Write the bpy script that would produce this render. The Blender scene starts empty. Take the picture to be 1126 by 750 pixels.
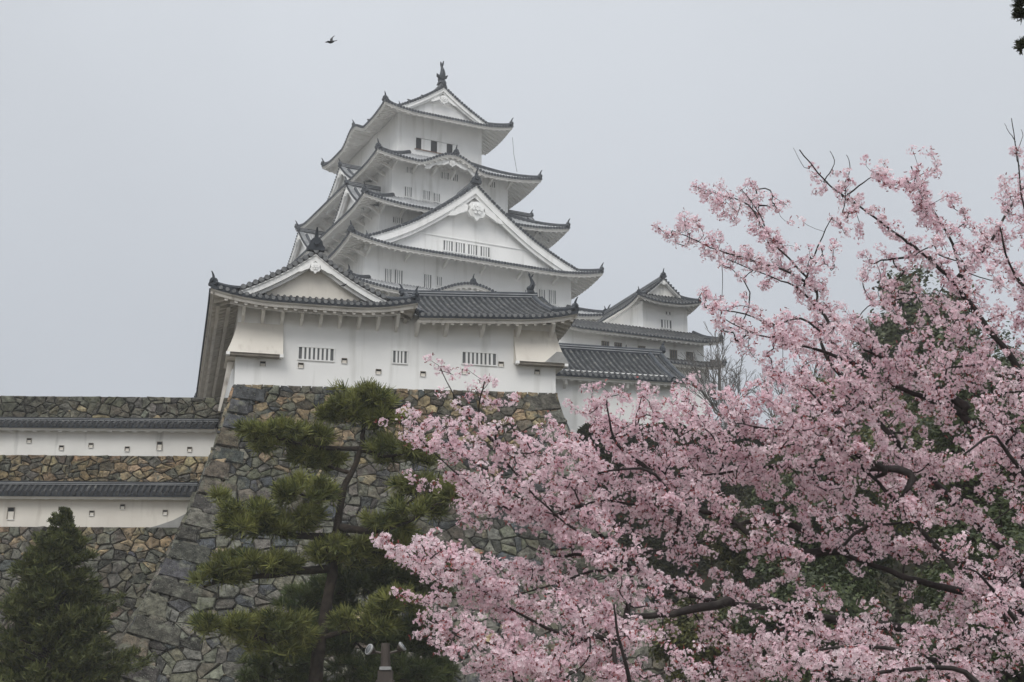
import bpy, math, random
import numpy as np
from mathutils import Vector, Matrix

scene = bpy.context.scene
COL = scene.collection
R = math.radians

# ------------------------------------------------------------------ camera
cam_d = bpy.data.cameras.new('camera')
cam_d.sensor_width = 36.0
cam_d.lens = 51.16
cam_d.clip_start = 0.1
cam_d.clip_end = 5000
cam = bpy.data.objects.new('camera', cam_d)
COL.objects.link(cam)
cam.location = (0, 0, 1.6)
cam.rotation_euler = (R(90 + 15.82), 0, 0)
scene.camera = cam

# ------------------------------------------------------------------ world: an overcast sky
SUN_EL, SUN_AZ = 44.0, 198.0        # degrees; behind the camera, a little to the right
world = bpy.data.worlds.new('World')
scene.world = world
world.use_nodes = True
wn, wl = world.node_tree.nodes, world.node_tree.links
wn.clear()
w_out = wn.new('ShaderNodeOutputWorld')
w_bg = wn.new('ShaderNodeBackground')
w_bg.inputs['Strength'].default_value = 0.1
sky = wn.new('ShaderNodeTexSky')
sky.sky_type = 'NISHITA'
sky.sun_disc = False
sky.sun_elevation = R(SUN_EL)
sky.sun_rotation = R(SUN_AZ)
sky.air_density = 1.0
sky.dust_density = 3.0
hsv = wn.new('ShaderNodeHueSaturation')
hsv.inputs['Saturation'].default_value = 0.3
wl.new(sky.outputs[0], hsv.inputs['Color'])
tc = wn.new('ShaderNodeTexCoord')
sep = wn.new('ShaderNodeSeparateXYZ')
wl.new(tc.outputs['Generated'], sep.inputs[0])
ramp = wn.new('ShaderNodeValToRGB')      # cloud deck: dull near the horizon, bright overhead
cr = ramp.color_ramp
cr.elements[0].position = 0.0
cr.elements[0].color = (.44, .47, .515, 1)
cr.elements[1].position = 1.0
cr.elements[1].color = (2.6, 2.63, 2.65, 1)
for p_, c_ in ((.22, (.505, .54, .595)), (.52, (.67, .705, .755)), (.62, (1.2, 1.22, 1.25))):
    e_ = cr.elements.new(p_)
    e_.color = (*c_, 1)
wl.new(sep.outputs['Z'], ramp.inputs[0])
nz = wn.new('ShaderNodeTexNoise')
nz.inputs['Scale'].default_value = 1.6
nz.inputs['Detail'].default_value = 3
wl.new(tc.outputs['Generated'], nz.inputs['Vector'])
mr = wn.new('ShaderNodeMapRange')
mr.inputs['From Min'].default_value = .3
mr.inputs['From Max'].default_value = .7
mr.inputs['To Min'].default_value = 9.0
mr.inputs['To Max'].default_value = 11.0
wl.new(nz.outputs['Fac'], mr.inputs['Value'])
mul = wn.new('ShaderNodeVectorMath')
mul.operation = 'SCALE'
wl.new(ramp.outputs['Color'], mul.inputs[0])
wl.new(mr.outputs[0], mul.inputs['Scale'])
mix = wn.new('ShaderNodeMix')
mix.data_type = 'RGBA'
mix.inputs['Factor'].default_value = 0.9
wl.new(hsv.outputs[0], mix.inputs['A'])
wl.new(mul.outputs[0], mix.inputs['B'])
wl.new(mix.outputs['Result'], w_bg.inputs['Color'])
wl.new(w_bg.outputs[0], w_out.inputs['Surface'])

# ------------------------------------------------------------------ sun behind the cloud
sun_d = bpy.data.lights.new('sun', 'SUN')
sun_d.energy = 1.35
sun_d.angle = R(30)
sun_d.color = (1.0, .96, .9)
sun = bpy.data.objects.new('sun', sun_d)
COL.objects.link(sun)
az = R(SUN_AZ)
sd = Vector((math.sin(az) * math.cos(R(SUN_EL)), math.cos(az) * math.cos(R(SUN_EL)), math.sin(R(SUN_EL))))
sun.rotation_euler = sd.to_track_quat('Z', 'Y').to_euler()

scene.view_settings.view_transform = 'Standard'
scene.view_settings.look = 'None'
scene.view_settings.exposure = 0.0
scene.view_settings.gamma = 1.0
scene.view_settings.use_curve_mapping = False
scene.cycles.volume_bounces = 2
scene.cycles.max_bounces = 8

random.seed(11)
rng = np.random.default_rng(7)

# ------------------------------------------------------------------ materials
def new_mat(name):
    m = bpy.data.materials.new(name)
    m.use_nodes = True
    nt = m.node_tree
    return m, nt, nt.nodes['Principled BSDF']

def node(nt, kind, **kw):
    n = nt.nodes.new(kind)
    for k, v in kw.items():
        if k in n.inputs:
            n.inputs[k].default_value = v
        else:
            setattr(n, k, v)
    return n

def coords(nt, scale=(1, 1, 1), kind='Object'):
    t = node(nt, 'ShaderNodeTexCoord')
    mp = node(nt, 'ShaderNodeMapping')
    mp.inputs['Scale'].default_value = scale
    nt.links.new(t.outputs[kind], mp.inputs[0])
    return mp.outputs[0]

def noise_fac(nt, scale, detail=4, stretch=(1, 1, 1), lo=.35, hi=.65):
    n = node(nt, 'ShaderNodeTexNoise')
    n.inputs['Scale'].default_value = scale
    n.inputs['Detail'].default_value = detail
    nt.links.new(coords(nt, stretch), n.inputs['Vector'])
    m = node(nt, 'ShaderNodeMapRange')
    m.inputs['From Min'].default_value = lo
    m.inputs['From Max'].default_value = hi
    nt.links.new(n.outputs['Fac'], m.inputs['Value'])
    return m.outputs[0]

def mix_col(nt, fac, a, b, blend='MIX'):
    m = node(nt, 'ShaderNodeMix', data_type='RGBA', blend_type=blend)
    for sock, v in (('A', a), ('B', b)):
        if isinstance(v, tuple):
            m.inputs[sock].default_value = (*v, 1)
        else:
            nt.links.new(v, m.inputs[sock])
    if isinstance(fac, float):
        m.inputs['Factor'].default_value = fac
    else:
        nt.links.new(fac, m.inputs['Factor'])
    return m.outputs['Result']

def bump(nt, bsdf, scale, strength, dist, detail=6):
    n = node(nt, 'ShaderNodeTexNoise')
    n.inputs['Scale'].default_value = scale
    n.inputs['Detail'].default_value = detail
    nt.links.new(coords(nt), n.inputs['Vector'])
    b = node(nt, 'ShaderNodeBump')
    b.inputs['Strength'].default_value = strength
    b.inputs['Distance'].default_value = dist
    nt.links.new(n.outputs['Fac'], b.inputs['Height'])
    nt.links.new(b.outputs[0], bsdf.inputs['Normal'])

def mottled(name, c1, c2, scale=2.0, rough=.7, c3=None, stretch3=(1, 1, .08), bump_=None, lo3=.55, hi3=.8, s3=3.0):
    m, nt, b = new_mat(name)
    c = mix_col(nt, noise_fac(nt, scale), c1, c2)
    if c3:
        c = mix_col(nt, noise_fac(nt, s3, 5, stretch3, lo3, hi3), c, c3)
    nt.links.new(c, b.inputs['Base Color'])
    b.inputs['Roughness'].default_value = rough
    b.inputs['Specular IOR Level'].default_value = .5 if rough < .6 else .2
    if bump_:
        bump(nt, b, *bump_)
    return m

M = {}
M['plaster'] = mottled('white_plaster', (.86, .86, .85), (.80, .80, .79), .6, .8, (.50, .495, .465), (1, 1, .10), lo3=.55, hi3=.90, s3=1.7)
M['plaster_old'] = mottled('weathered_plaster', (.78, .77, .74), (.70, .69, .66), .7, .8, (.34, .34, .32), (1.2, 1.2, .22), lo3=.6, hi3=.78, s3=1.3)
M['plaster_cream'] = mottled('cream_plaster', (.72, .685, .62), (.66, .62, .56), .8, .8, (.55, .51, .45), (1, 1, .2))
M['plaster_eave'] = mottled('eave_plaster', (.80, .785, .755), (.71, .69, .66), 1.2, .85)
M['eave_shaded'] = mottled('shaded_eave_plaster', (.62, .595, .55), (.50, .475, .44), 1.1, .9, (.27, .25, .22), (1, 1, .6), lo3=.58, hi3=.8)  # darker copy of the eave plaster: under-eave shade painted into its colour
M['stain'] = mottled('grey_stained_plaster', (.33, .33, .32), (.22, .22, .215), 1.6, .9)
M['tile_end'] = mottled('dark_tile_ends', (.026, .031, .039), (.045, .052, .063), 3, .6)
M['keep_rib'] = mottled('keep_roof_ribs', (.38, .39, .40), (.26, .27, .285), 1.2, .7)
M['keep_pan'] = mottled('keep_roof_pans', (.52, .525, .53), (.38, .385, .395), 1.2, .8)
M['tile_rib'] = mottled('grey_tile_ribs', (.085, .088, .092), (.038, .04, .044), 2.2, .9, (.17, .17, .155), (1, 1, 1), lo3=.55, hi3=.75)
M['tile_pan'] = mottled('dark_tile_pans', (.022, .025, .029), (.012, .014, .017), 2.0, .95)
M['tile_disc'] = mottled('tile_discs', (.19, .195, .20), (.11, .115, .12), 6, .7)
M['coping_rib'] = mottled('coping_tile_ribs', (.05, .051, .053), (.026, .027, .029), 2.5, .92, (.13, .13, .12), (1, 1, 1), lo3=.58, hi3=.75)
M['dark'] = mottled('dark_opening', (.02, .022, .025), (.03, .032, .036), 2, .8)
M['dim'] = mottled('window_recess', (.16, .165, .17), (.11, .115, .12), 2, .8)
M['wood'] = mottled('weathered_wood', (.30, .27, .23), (.20, .18, .155), 3, .8)
M['redwood'] = mottled('red_brown_wood', (.22, .13, .09), (.15, .09, .065), 3, .8)
M['bark'] = mottled('pine_bark', (.055, .043, .034), (.025, .02, .017), 5, .95, bump_=(14, .9, .03))
M['cherry_bark'] = mottled('cherry_bark', (.038, .032, .031), (.018, .015, .015), 7, .8, (.075, .07, .06), (1, 1, 1), bump_=(25, .6, .01))
M['grey_twig'] = mottled('grey_twigs', (.16, .145, .135), (.09, .082, .078), 3, .95)
M['ground'] = mottled('gravel_ground', (.20, .185, .16), (.13, .12, .10), .8, .95, bump_=(8, .5, .02))
M['slope'] = mottled('leaf_litter_slope', (.032, .028, .017), (.018, .02, .011), .7, .95, (.04, .028, .02), (1, 1, 1), bump_=(3, .8, .15))
M['gap'] = mottled('stone_gaps', (.014, .013, .011), (.026, .024, .02), 3, 1.0)
M['metal'] = mottled('lamp_metal', (.30, .30, .30), (.22, .22, .22), 6, .35)
M['brown_metal'] = mottled('brown_painted_metal', (.05, .036, .028), (.035, .026, .021), 5, .55)
M['bird'] = mottled('black_feathers', (.012, .012, .014), (.02, .02, .023), 5, .6)
m, nt, b = new_mat('lamp_glass')
b.inputs['Base Color'].default_value = (.10, .105, .11, 1)
b.inputs['Roughness'].default_value = .12
M['lamp_glass'] = m
M['cable'] = mottled('cable', (.1, .1, .1), (.14, .14, .14), 3, .6)

def attr_mat(name, rough=.9, noise=(6, .62, 1.3), bump_=None, trans=0.0, spec=.3):
    m, nt, b = new_mat(name)
    a = node(nt, 'ShaderNodeAttribute', attribute_name='tone')
    f = noise_fac(nt, noise[0], 6)
    mm = node(nt, 'ShaderNodeMapRange')
    mm.inputs['To Min'].default_value = noise[1]
    mm.inputs['To Max'].default_value = noise[2]
    nt.links.new(f, mm.inputs['Value'])
    sc = node(nt, 'ShaderNodeVectorMath', operation='SCALE')
    nt.links.new(a.outputs['Color'], sc.inputs[0])
    nt.links.new(mm.outputs[0], sc.inputs['Scale'])
    nt.links.new(sc.outputs[0], b.inputs['Base Color'])
    b.inputs['Roughness'].default_value = rough
    b.inputs['Specular IOR Level'].default_value = spec
    if bump_:
        bump(nt, b, *bump_)
    if trans:
        t = node(nt, 'ShaderNodeBsdfTranslucent')
        nt.links.new(sc.outputs[0], t.inputs['Color'])
        ms = node(nt, 'ShaderNodeMixShader')
        ms.inputs[0].default_value = trans
        nt.links.new(b.outputs[0], ms.inputs[1])
        nt.links.new(t.outputs[0], ms.inputs[2])
        nt.links.new(ms.outputs[0], nt.nodes['Material Output'].inputs['Surface'])
    return m

def stone_material():
    m = attr_mat('lichened_stone', .92, (4, .45, 1.5), (8, 1.0, .09))
    nt = m.node_tree
    b = nt.nodes['Principled BSDF']
    src = b.inputs['Base Color'].links[0].from_socket
    f = noise_fac(nt, 2.3, 6, (1, 1, 1), .56, .68)       # pale lichen blotches
    c = mix_col(nt, f, src, (.16, .163, .13))
    g = noise_fac(nt, 11.0, 6, (1, 1, 1), .58, .7)       # dark moss specks
    c = mix_col(nt, g, c, (.03, .032, .026))
    h = noise_fac(nt, 26.0, 5, (1, 1, 1), .60, .68)       # pale lichen flecks
    c = mix_col(nt, h, c, (.20, .20, .17))
    k = noise_fac(nt, .35, 4, (1, 1, .5), .42, .66)       # broad damp, darker areas
    c = mix_col(nt, k, c, mix_col(nt, 1.0, c, (.62, .62, .58), 'MULTIPLY'))
    nt.links.new(c, b.inputs['Base Color'])
    return m
M['stone'] = stone_material()
M['needle'] = attr_mat('pine_needles', .6, (1.2, .8, 1.2), trans=.2)
M['leaf'] = attr_mat('evergreen_leaves', .5, (1.2, .75, 1.25), trans=.2)
M['petal'] = attr_mat('cherry_petals', .75, (3, .93, 1.07), trans=.38, spec=.15)

# ------------------------------------------------------------------ mesh helpers
def tag(o, label=None, cat=None, group=None, kind=None):
    if label: o['label'] = label
    if cat: o['category'] = cat
    if group: o['group'] = group
    if kind: o['kind'] = kind
    return o

def empty(name, loc, label, cat, rz=0.0, group=None):
    o = bpy.data.objects.new(name, None)
    COL.objects.link(o)
    o.location = loc
    o.rotation_euler = (0, 0, rz)
    o.empty_display_size = .5
    return tag(o, label, cat, group)

def IDT(x, y, z):
    return (x, y, z)

class MB:
    """Collects shapes, links them as one mesh object."""
    def __init__(s, T=IDT):
        s.v, s.f, s.m, s.T, s.mats = [], [], [], T, []
    def mi(s, key):
        if key not in s.mats: s.mats.append(key)
        return s.mats.index(key)
    def p(s, x, y, z):
        s.v.append(s.T(x, y, z))
        return len(s.v) - 1
    def face(s, idx, mat):
        s.f.append(tuple(idx))
        s.m.append(s.mi(mat))
    def poly(s, pts, mat):
        s.face([s.p(*q) for q in pts], mat)
    def box(s, x0, x1, y0, y1, z0, z1, mat):
        i = [s.p(x, y, z) for z in (z0, z1) for (x, y) in ((x0, y0), (x1, y0), (x1, y1), (x0, y1))]
        for q in ((3, 2, 1, 0), (4, 5, 6, 7), (0, 1, 5, 4), (1, 2, 6, 5), (2, 3, 7, 6), (3, 0, 4, 7)):
            s.face([i[k] for k in q], mat)
    def prism(s, pts, y0, y1, mat):
        """outline in (x, z), extruded from y0 to y1"""
        n = len(pts)
        a = [s.p(x, y0, z) for x, z in pts]
        b_ = [s.p(x, y1, z) for x, z in pts]
        s.face(a, mat)
        s.face(b_[::-1], mat)
        for k in range(n):
            j = (k + 1) % n
            s.face((a[j], a[k], b_[k], b_[j]), mat)
    def hull(s, lo, hi, mat):
        """two loops of equal length joined and capped"""
        n = len(lo)
        a = [s.p(*q) for q in lo]
        b_ = [s.p(*q) for q in hi]
        s.face(a[::-1], mat)
        s.face(b_, mat)
        for k in range(n):
            j = (k + 1) % n
            s.face((a[k], a[j], b_[j], b_[k]), mat)
    def grid(s, rows, mat):
        idx = [[s.p(*q) for q in r] for r in rows]
        for a, b_ in zip(idx[:-1], idx[1:]):
            for k in range(len(a) - 1):
                s.face((a[k], a[k + 1], b_[k + 1], b_[k]), mat)
    def sweep(s, pts, w, h, mat, sink=.06):
        """ridge: a rounded bar laid along pts (local space)"""
        n = len(pts)
        prof = ((-.5, 0), (-.5, .62), (-.3, .92), (0, 1.0), (.3, .92), (.5, .62), (.5, 0))
        rows = []
        for k in range(n):
            a = Vector(pts[max(0, k - 1)]); b_ = Vector(pts[min(n - 1, k + 1)])
            d = b_ - a
            lat = Vector((d.y, -d.x, 0))
            lat = lat.normalized() if lat.length > 1e-6 else Vector((1, 0, 0))
            up = lat.cross(d).normalized()
            if up.z < 0: up = -up
            c = Vector(pts[k])
            rows.append([tuple(c + lat * (q[0] * w) + up * (q[1] * h - sink)) for q in prof])
        s.grid(rows, mat)
        s.face([s.p(*q) for q in rows[0]], mat)
        s.face([s.p(*q) for q in rows[-1]][::-1], mat)
    def tube(s, pts, rad, mat, n=6, cap=True):
        rows = []
        P = [Vector(q) for q in pts]
        ref = Vector((.3, .2, 1)).normalized()
        for k in range(len(P)):
            d = (P[min(k + 1, len(P) - 1)] - P[max(k - 1, 0)])
            d = d.normalized() if d.length > 1e-9 else Vector((0, 0, 1))
            if abs(d.dot(ref)) > .95: ref = Vector((1, .1, 0)).normalized()
            x = d.cross(ref).normalized()
            y = d.cross(x)
            r = rad[k] if isinstance(rad, (list, tuple)) else rad
            rows.append([s.p(*(P[k] + x * (r * math.cos(2 * math.pi * i / n)) + y * (r * math.sin(2 * math.pi * i / n)))) for i in range(n)])
        for a, b_ in zip(rows[:-1], rows[1:]):
            for k in range(n):
                j = (k + 1) % n
                s.face((a[k], a[j], b_[j], b_[k]), mat)
        if cap:
            s.face(rows[0][::-1], mat)
            s.face(rows[-1], mat)
    def build(s, name, parent=None, smooth=False):
        if not s.f: return None
        me = bpy.data.meshes.new(name)
        me.from_pydata([tuple(q) for q in s.v], [], s.f)
        for k in s.mats: me.materials.append(M[k])
        me.polygons.foreach_set('material_index', s.m)
        if smooth: me.polygons.foreach_set('use_smooth', [True] * len(s.f))
        me.update()
        o = bpy.data.objects.new(name, me)
        COL.objects.link(o)
        if parent: o.parent = parent
        return o

def np_mesh(name, V, nper, mat, tone, parent=None, smooth=False):
    """V: (faces*nper, 3) with unshared corners; tone: per-vertex rgb"""
    me = bpy.data.meshes.new(name)
    nv = len(V)
    nf = nv // nper
    me.vertices.add(nv)
    me.vertices.foreach_set('co', np.asarray(V, np.float32).ravel())
    me.loops.add(nv)
    me.loops.foreach_set('vertex_index', np.arange(nv, dtype=np.int32))
    me.polygons.add(nf)
    me.polygons.foreach_set('loop_start', np.arange(0, nv, nper, dtype=np.int32))
    me.polygons.foreach_set('loop_total', np.full(nf, nper, np.int32))
    at = me.attributes.new('tone', 'FLOAT_COLOR', 'POINT')
    at.data.foreach_set('color', np.c_[tone, np.ones(nv)].astype(np.float32).ravel())
    me.materials.append(M[mat])
    me.update(calc_edges=True)
    me.validate()
    o = bpy.data.objects.new(name, me)
    COL.objects.link(o)
    if parent: o.parent = parent
    return o

HAZE = 0.0006

# ------------------------------------------------------------------ stone walls
def clip_poly(poly, a, b_, c):
    """keep a*x + b*y <= c"""
    out = []
    n = len(poly)
    for i in range(n):
        p, q = poly[i], poly[(i + 1) % n]
        dp, dq = a * p[0] + b_ * p[1] - c, a * q[0] + b_ * q[1] - c
        if dp <= 0: out.append(p)
        if (dp < 0 < dq) or (dq < 0 < dp):
            t = dp / (dp - dq)
            out.append((p[0] + (q[0] - p[0]) * t, p[1] + (q[1] - p[1]) * t))
    return out

def stone_cells(x0, x1, H, cw, ch, rnd, size_fn=None):
    rows, y = [], 0.0
    while y < H:
        k = size_fn(y) if size_fn else 1.0
        h_, w_ = ch * k * rnd.uniform(.85, 1.2), cw * k
        x, row = x0 - rnd.random() * w_, []
        while x < x1 + w_:
            w2 = w_ * rnd.choice((.4, .55, .8, 1.0, 1.25, 1.7))
            row.append((x + w2 / 2 + rnd.uniform(-.12, .12) * w2, y + h_ / 2 + rnd.uniform(-.42, .42) * h_))
            x += w2
        rows.append(row)
        y += h_
    sx = ch / cw * 1.12
    cells = []
    for j, row in enumerate(rows):
        near = [q for r_ in rows[max(0, j - 2):j + 3] for q in r_]
        for (px, py) in row:
            poly = [(px - 2.6 * cw, 0), (px + 2.6 * cw, 0), (px + 2.6 * cw, H), (px - 2.6 * cw, H)]
            poly = clip_poly(clip_poly(poly, -1, 0, -x0), 1, 0, x1)
            for (qx, qy) in near:
                if (qx == px and qy == py) or abs(qx - px) > 3.2 * cw: continue
                a, b_ = (qx - px) * sx * sx, qy - py
                poly = clip_poly(poly, a, b_, a * (px + qx) / 2 + b_ * (py + qy) / 2)
                if len(poly) < 3: break
            if len(poly) >= 3: cells.append(((px, py), poly))
    return cells

STONE_TONES = {
    'tan': (.30, .235, .15), 'ochre': (.255, .19, .115), 'brown': (.115, .095, .073), 'grey': (.122, .116, .098),
    'olive': (.12, .115, .085), 'pale': (.175, .172, .142), 'slate': (.062, .067, .072), 'dark': (.05, .048, .042)}

def pick_tone(rnd, weights):
    names = list(weights)
    k = rnd.choices(names, [weights[n] for n in names])[0]
    f = rnd.uniform(.8, 1.2)
    return tuple(c * f * rnd.uniform(.94, 1.06) for c in STONE_TONES[k])

class StoneFace:
    """one face of a dry-stone wall: s runs along it, h downwards from its top"""
    def __init__(s, O, a, n, off, rise=0.0):
        s.O, s.a, s.n, s.off, s.rise = Vector(O), Vector(a), Vector(n), off, rise
        s.V, s.F, s.C, s.mi = [], [], [], []
    def P(s, x, h, e):
        d = (s.off(h + .05) - s.off(h - .05)) / .1
        N = (s.n + Vector((0, 0, d))).normalized()
        return s.O + s.a * x + s.n * s.off(h) + Vector((0, 0, s.rise * max(-1, min(x, 16)) - h)) + N * e
    def add(s, pts, col, mi=0):
        k = len(s.V)
        s.V += [tuple(q) for q in pts]
        s.C += [col] * len(pts)
        return k
    def stone(s, poly, col, rnd, deep=.07, proud=.045, gap=.006, bev=.04, tilt=.11):
        rag = []
        for i, q in enumerate(poly):
            p = poly[(i + 1) % len(poly)]
            rag.append((q[0] + rnd.uniform(-.02, .02), q[1] + rnd.uniform(-.02, .02)))
            if math.hypot(p[0] - q[0], p[1] - q[1]) > .3:
                t = rnd.uniform(.35, .65); k = rnd.uniform(-.01, .045)
                mx, my = q[0] + (p[0] - q[0]) * t, q[1] + (p[1] - q[1]) * t
                rag.append((mx, my, k))
        c0x = sum(q[0] for q in rag) / len(rag); c0y = sum(q[1] for q in rag) / len(rag)
        poly = [(q[0] + (c0x - q[0]) * (q[2] if len(q) > 2 else 0) * 2, q[1] + (c0y - q[1]) * (q[2] if len(q) > 2 else 0) * 2) for q in rag]
        n = len(poly)
        cx = sum(q[0] for q in poly) / n
        cy = sum(q[1] for q in poly) / n
        r = sum(math.hypot(q[0] - cx, q[1] - cy) for q in poly) / n
        if r < .055: return
        tx, ty = rnd.gauss(0, tilt), rnd.gauss(0, tilt)
        pr = proud * rnd.uniform(.5, 1.35)
        bev = min(bev, r * .3)
        def ring(ins, e, jit=0.0, flat=False):
            f = 1 - ins / r
            out = []
            for (x, y) in poly:
                dx, dy = (x - cx) * f, (y - cy) * f
                ee = e + (tx * dx + ty * dy if flat else 0) + rnd.uniform(-jit, jit)
                out.append(s.P(cx + dx, cy + dy, ee))
            return out
        ks = [s.add(ring(gap, -deep), col), s.add(ring(gap + .012, pr * .25, .012), col), s.add(ring(gap + bev, pr, .014, True), col)]
        for a, b_ in zip(ks[:-1], ks[1:]):
            for i in range(n):
                j = (i + 1) % n
                s.F.append((a + i, a + j, b_ + j, b_ + i)); s.mi.append(0)
        c = s.add([s.P(cx + rnd.uniform(-.1, .1) * r, cy + rnd.uniform(-.1, .1) * r, pr + rnd.uniform(.0, .05))], col)
        for i in range(n):
            s.F.append((ks[2] + i, ks[2] + (i + 1) % n, c)); s.mi.append(0)
    def backing(s, x0f, x1f, H, e=-.05, n=14):
        for k in range(n):
            h0, h1 = H * k / n, H * (k + 1) / n
            a = s.add([s.P(x0f(h0), h0, e), s.P(x1f(h0), h0, e), s.P(x1f(h1), h1, e), s.P(x0f(h1), h1, e)], (.03, .03, .025))
            s.F.append((a, a + 1, a + 2, a + 3)); s.mi.append(1)
    def build(s, name, parent):
        me = bpy.data.meshes.new(name)
        me.from_pydata(s.V, [], s.F)
        me.materials.append(M['stone']); me.materials.append(M['gap'])
        me.polygons.foreach_set('material_index', s.mi)
        at = me.attributes.new('tone', 'FLOAT_COLOR', 'POINT')
        at.data.foreach_set('color', np.c_[np.array(s.C), np.ones(len(s.C))].astype(np.float32).ravel())
        me.update()
        o = bpy.data.objects.new(name, me)
        COL.objects.link(o)
        if parent: o.parent = parent
        return o

def fill_face(fc, x0f, x1f, H, cw, ch, rnd, tone_fn, size_fn=None):
    xa = min(x0f(0), x0f(H)); xb = max(x1f(0), x1f(H))
    for (px, py), poly in stone_cells(xa, xb, H, cw, ch, rnd, size_fn):
        d = .3
        for f, sg in ((x0f, -1), (x1f, 1)):
            k = (f(py + d) - f(py - d)) / (2 * d)
            # boundary  x = f(py) + k (y - py)
            poly = clip_poly(poly, sg, -sg * k, sg * (f(py) - k * py)) if len(poly) > 2 else []
        if len(poly) > 2:
            # drop near-duplicate corners
            q = [poly[i] for i in range(len(poly)) if math.hypot(poly[i][0] - poly[i - 1][0], poly[i][1] - poly[i - 1][1]) > .06]
            if len(q) < 3: continue
            parts = [q]
            if rnd.random() < .45:                        # a joint across the stone makes two blockier ones
                mx = sum(t[0] for t in q) / len(q); my = sum(t[1] for t in q) / len(q)
                an = rnd.choice((0, math.pi / 2, math.pi / 2)) + rnd.gauss(0, .35)
                ca, sa = math.cos(an), math.sin(an)
                o_ = ca * mx + sa * my + rnd.uniform(-.08, .08)
                parts = [clip_poly(q, ca, sa, o_), clip_poly(q, -ca, -sa, -o_)]
            for q in parts:
                if len(q) > 2: fc.stone(q, pick_tone(rnd, tone_fn(px, py)), rnd)
            if rnd.random() < .5:                         # small wedge stones packed into the joints
                vx, vy = rnd.choice(q)
                if vy > .25:
                    rr = rnd.uniform(.07, .13)
                    k = rnd.randint(4, 6); a0 = rnd.random() * 6
                    fc.stone([(vx + rr * rnd.uniform(.8, 1.5) * math.cos(a0 + 6.283 * i / k), vy + rr * rnd.uniform(.6, 1.0) * math.sin(a0 + 6.283 * i / k)) for i in range(k)], pick_tone(rnd, tone_fn(px, py)), rnd, proud=.05)

GROUND_Z = 0.0
def rot2(deg):
    t = R(deg)
    return Vector((math.cos(t), math.sin(t), 0)), Vector((-math.sin(t), math.cos(t), 0))

# ------------------------------------------------------------------ roofs
def seg_cols(q0, q1, sp):
    n = max(1, round((q1 - q0) / sp))
    return [q0 + (q1 - q0) * k / n for k in range(n + 1)]

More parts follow.
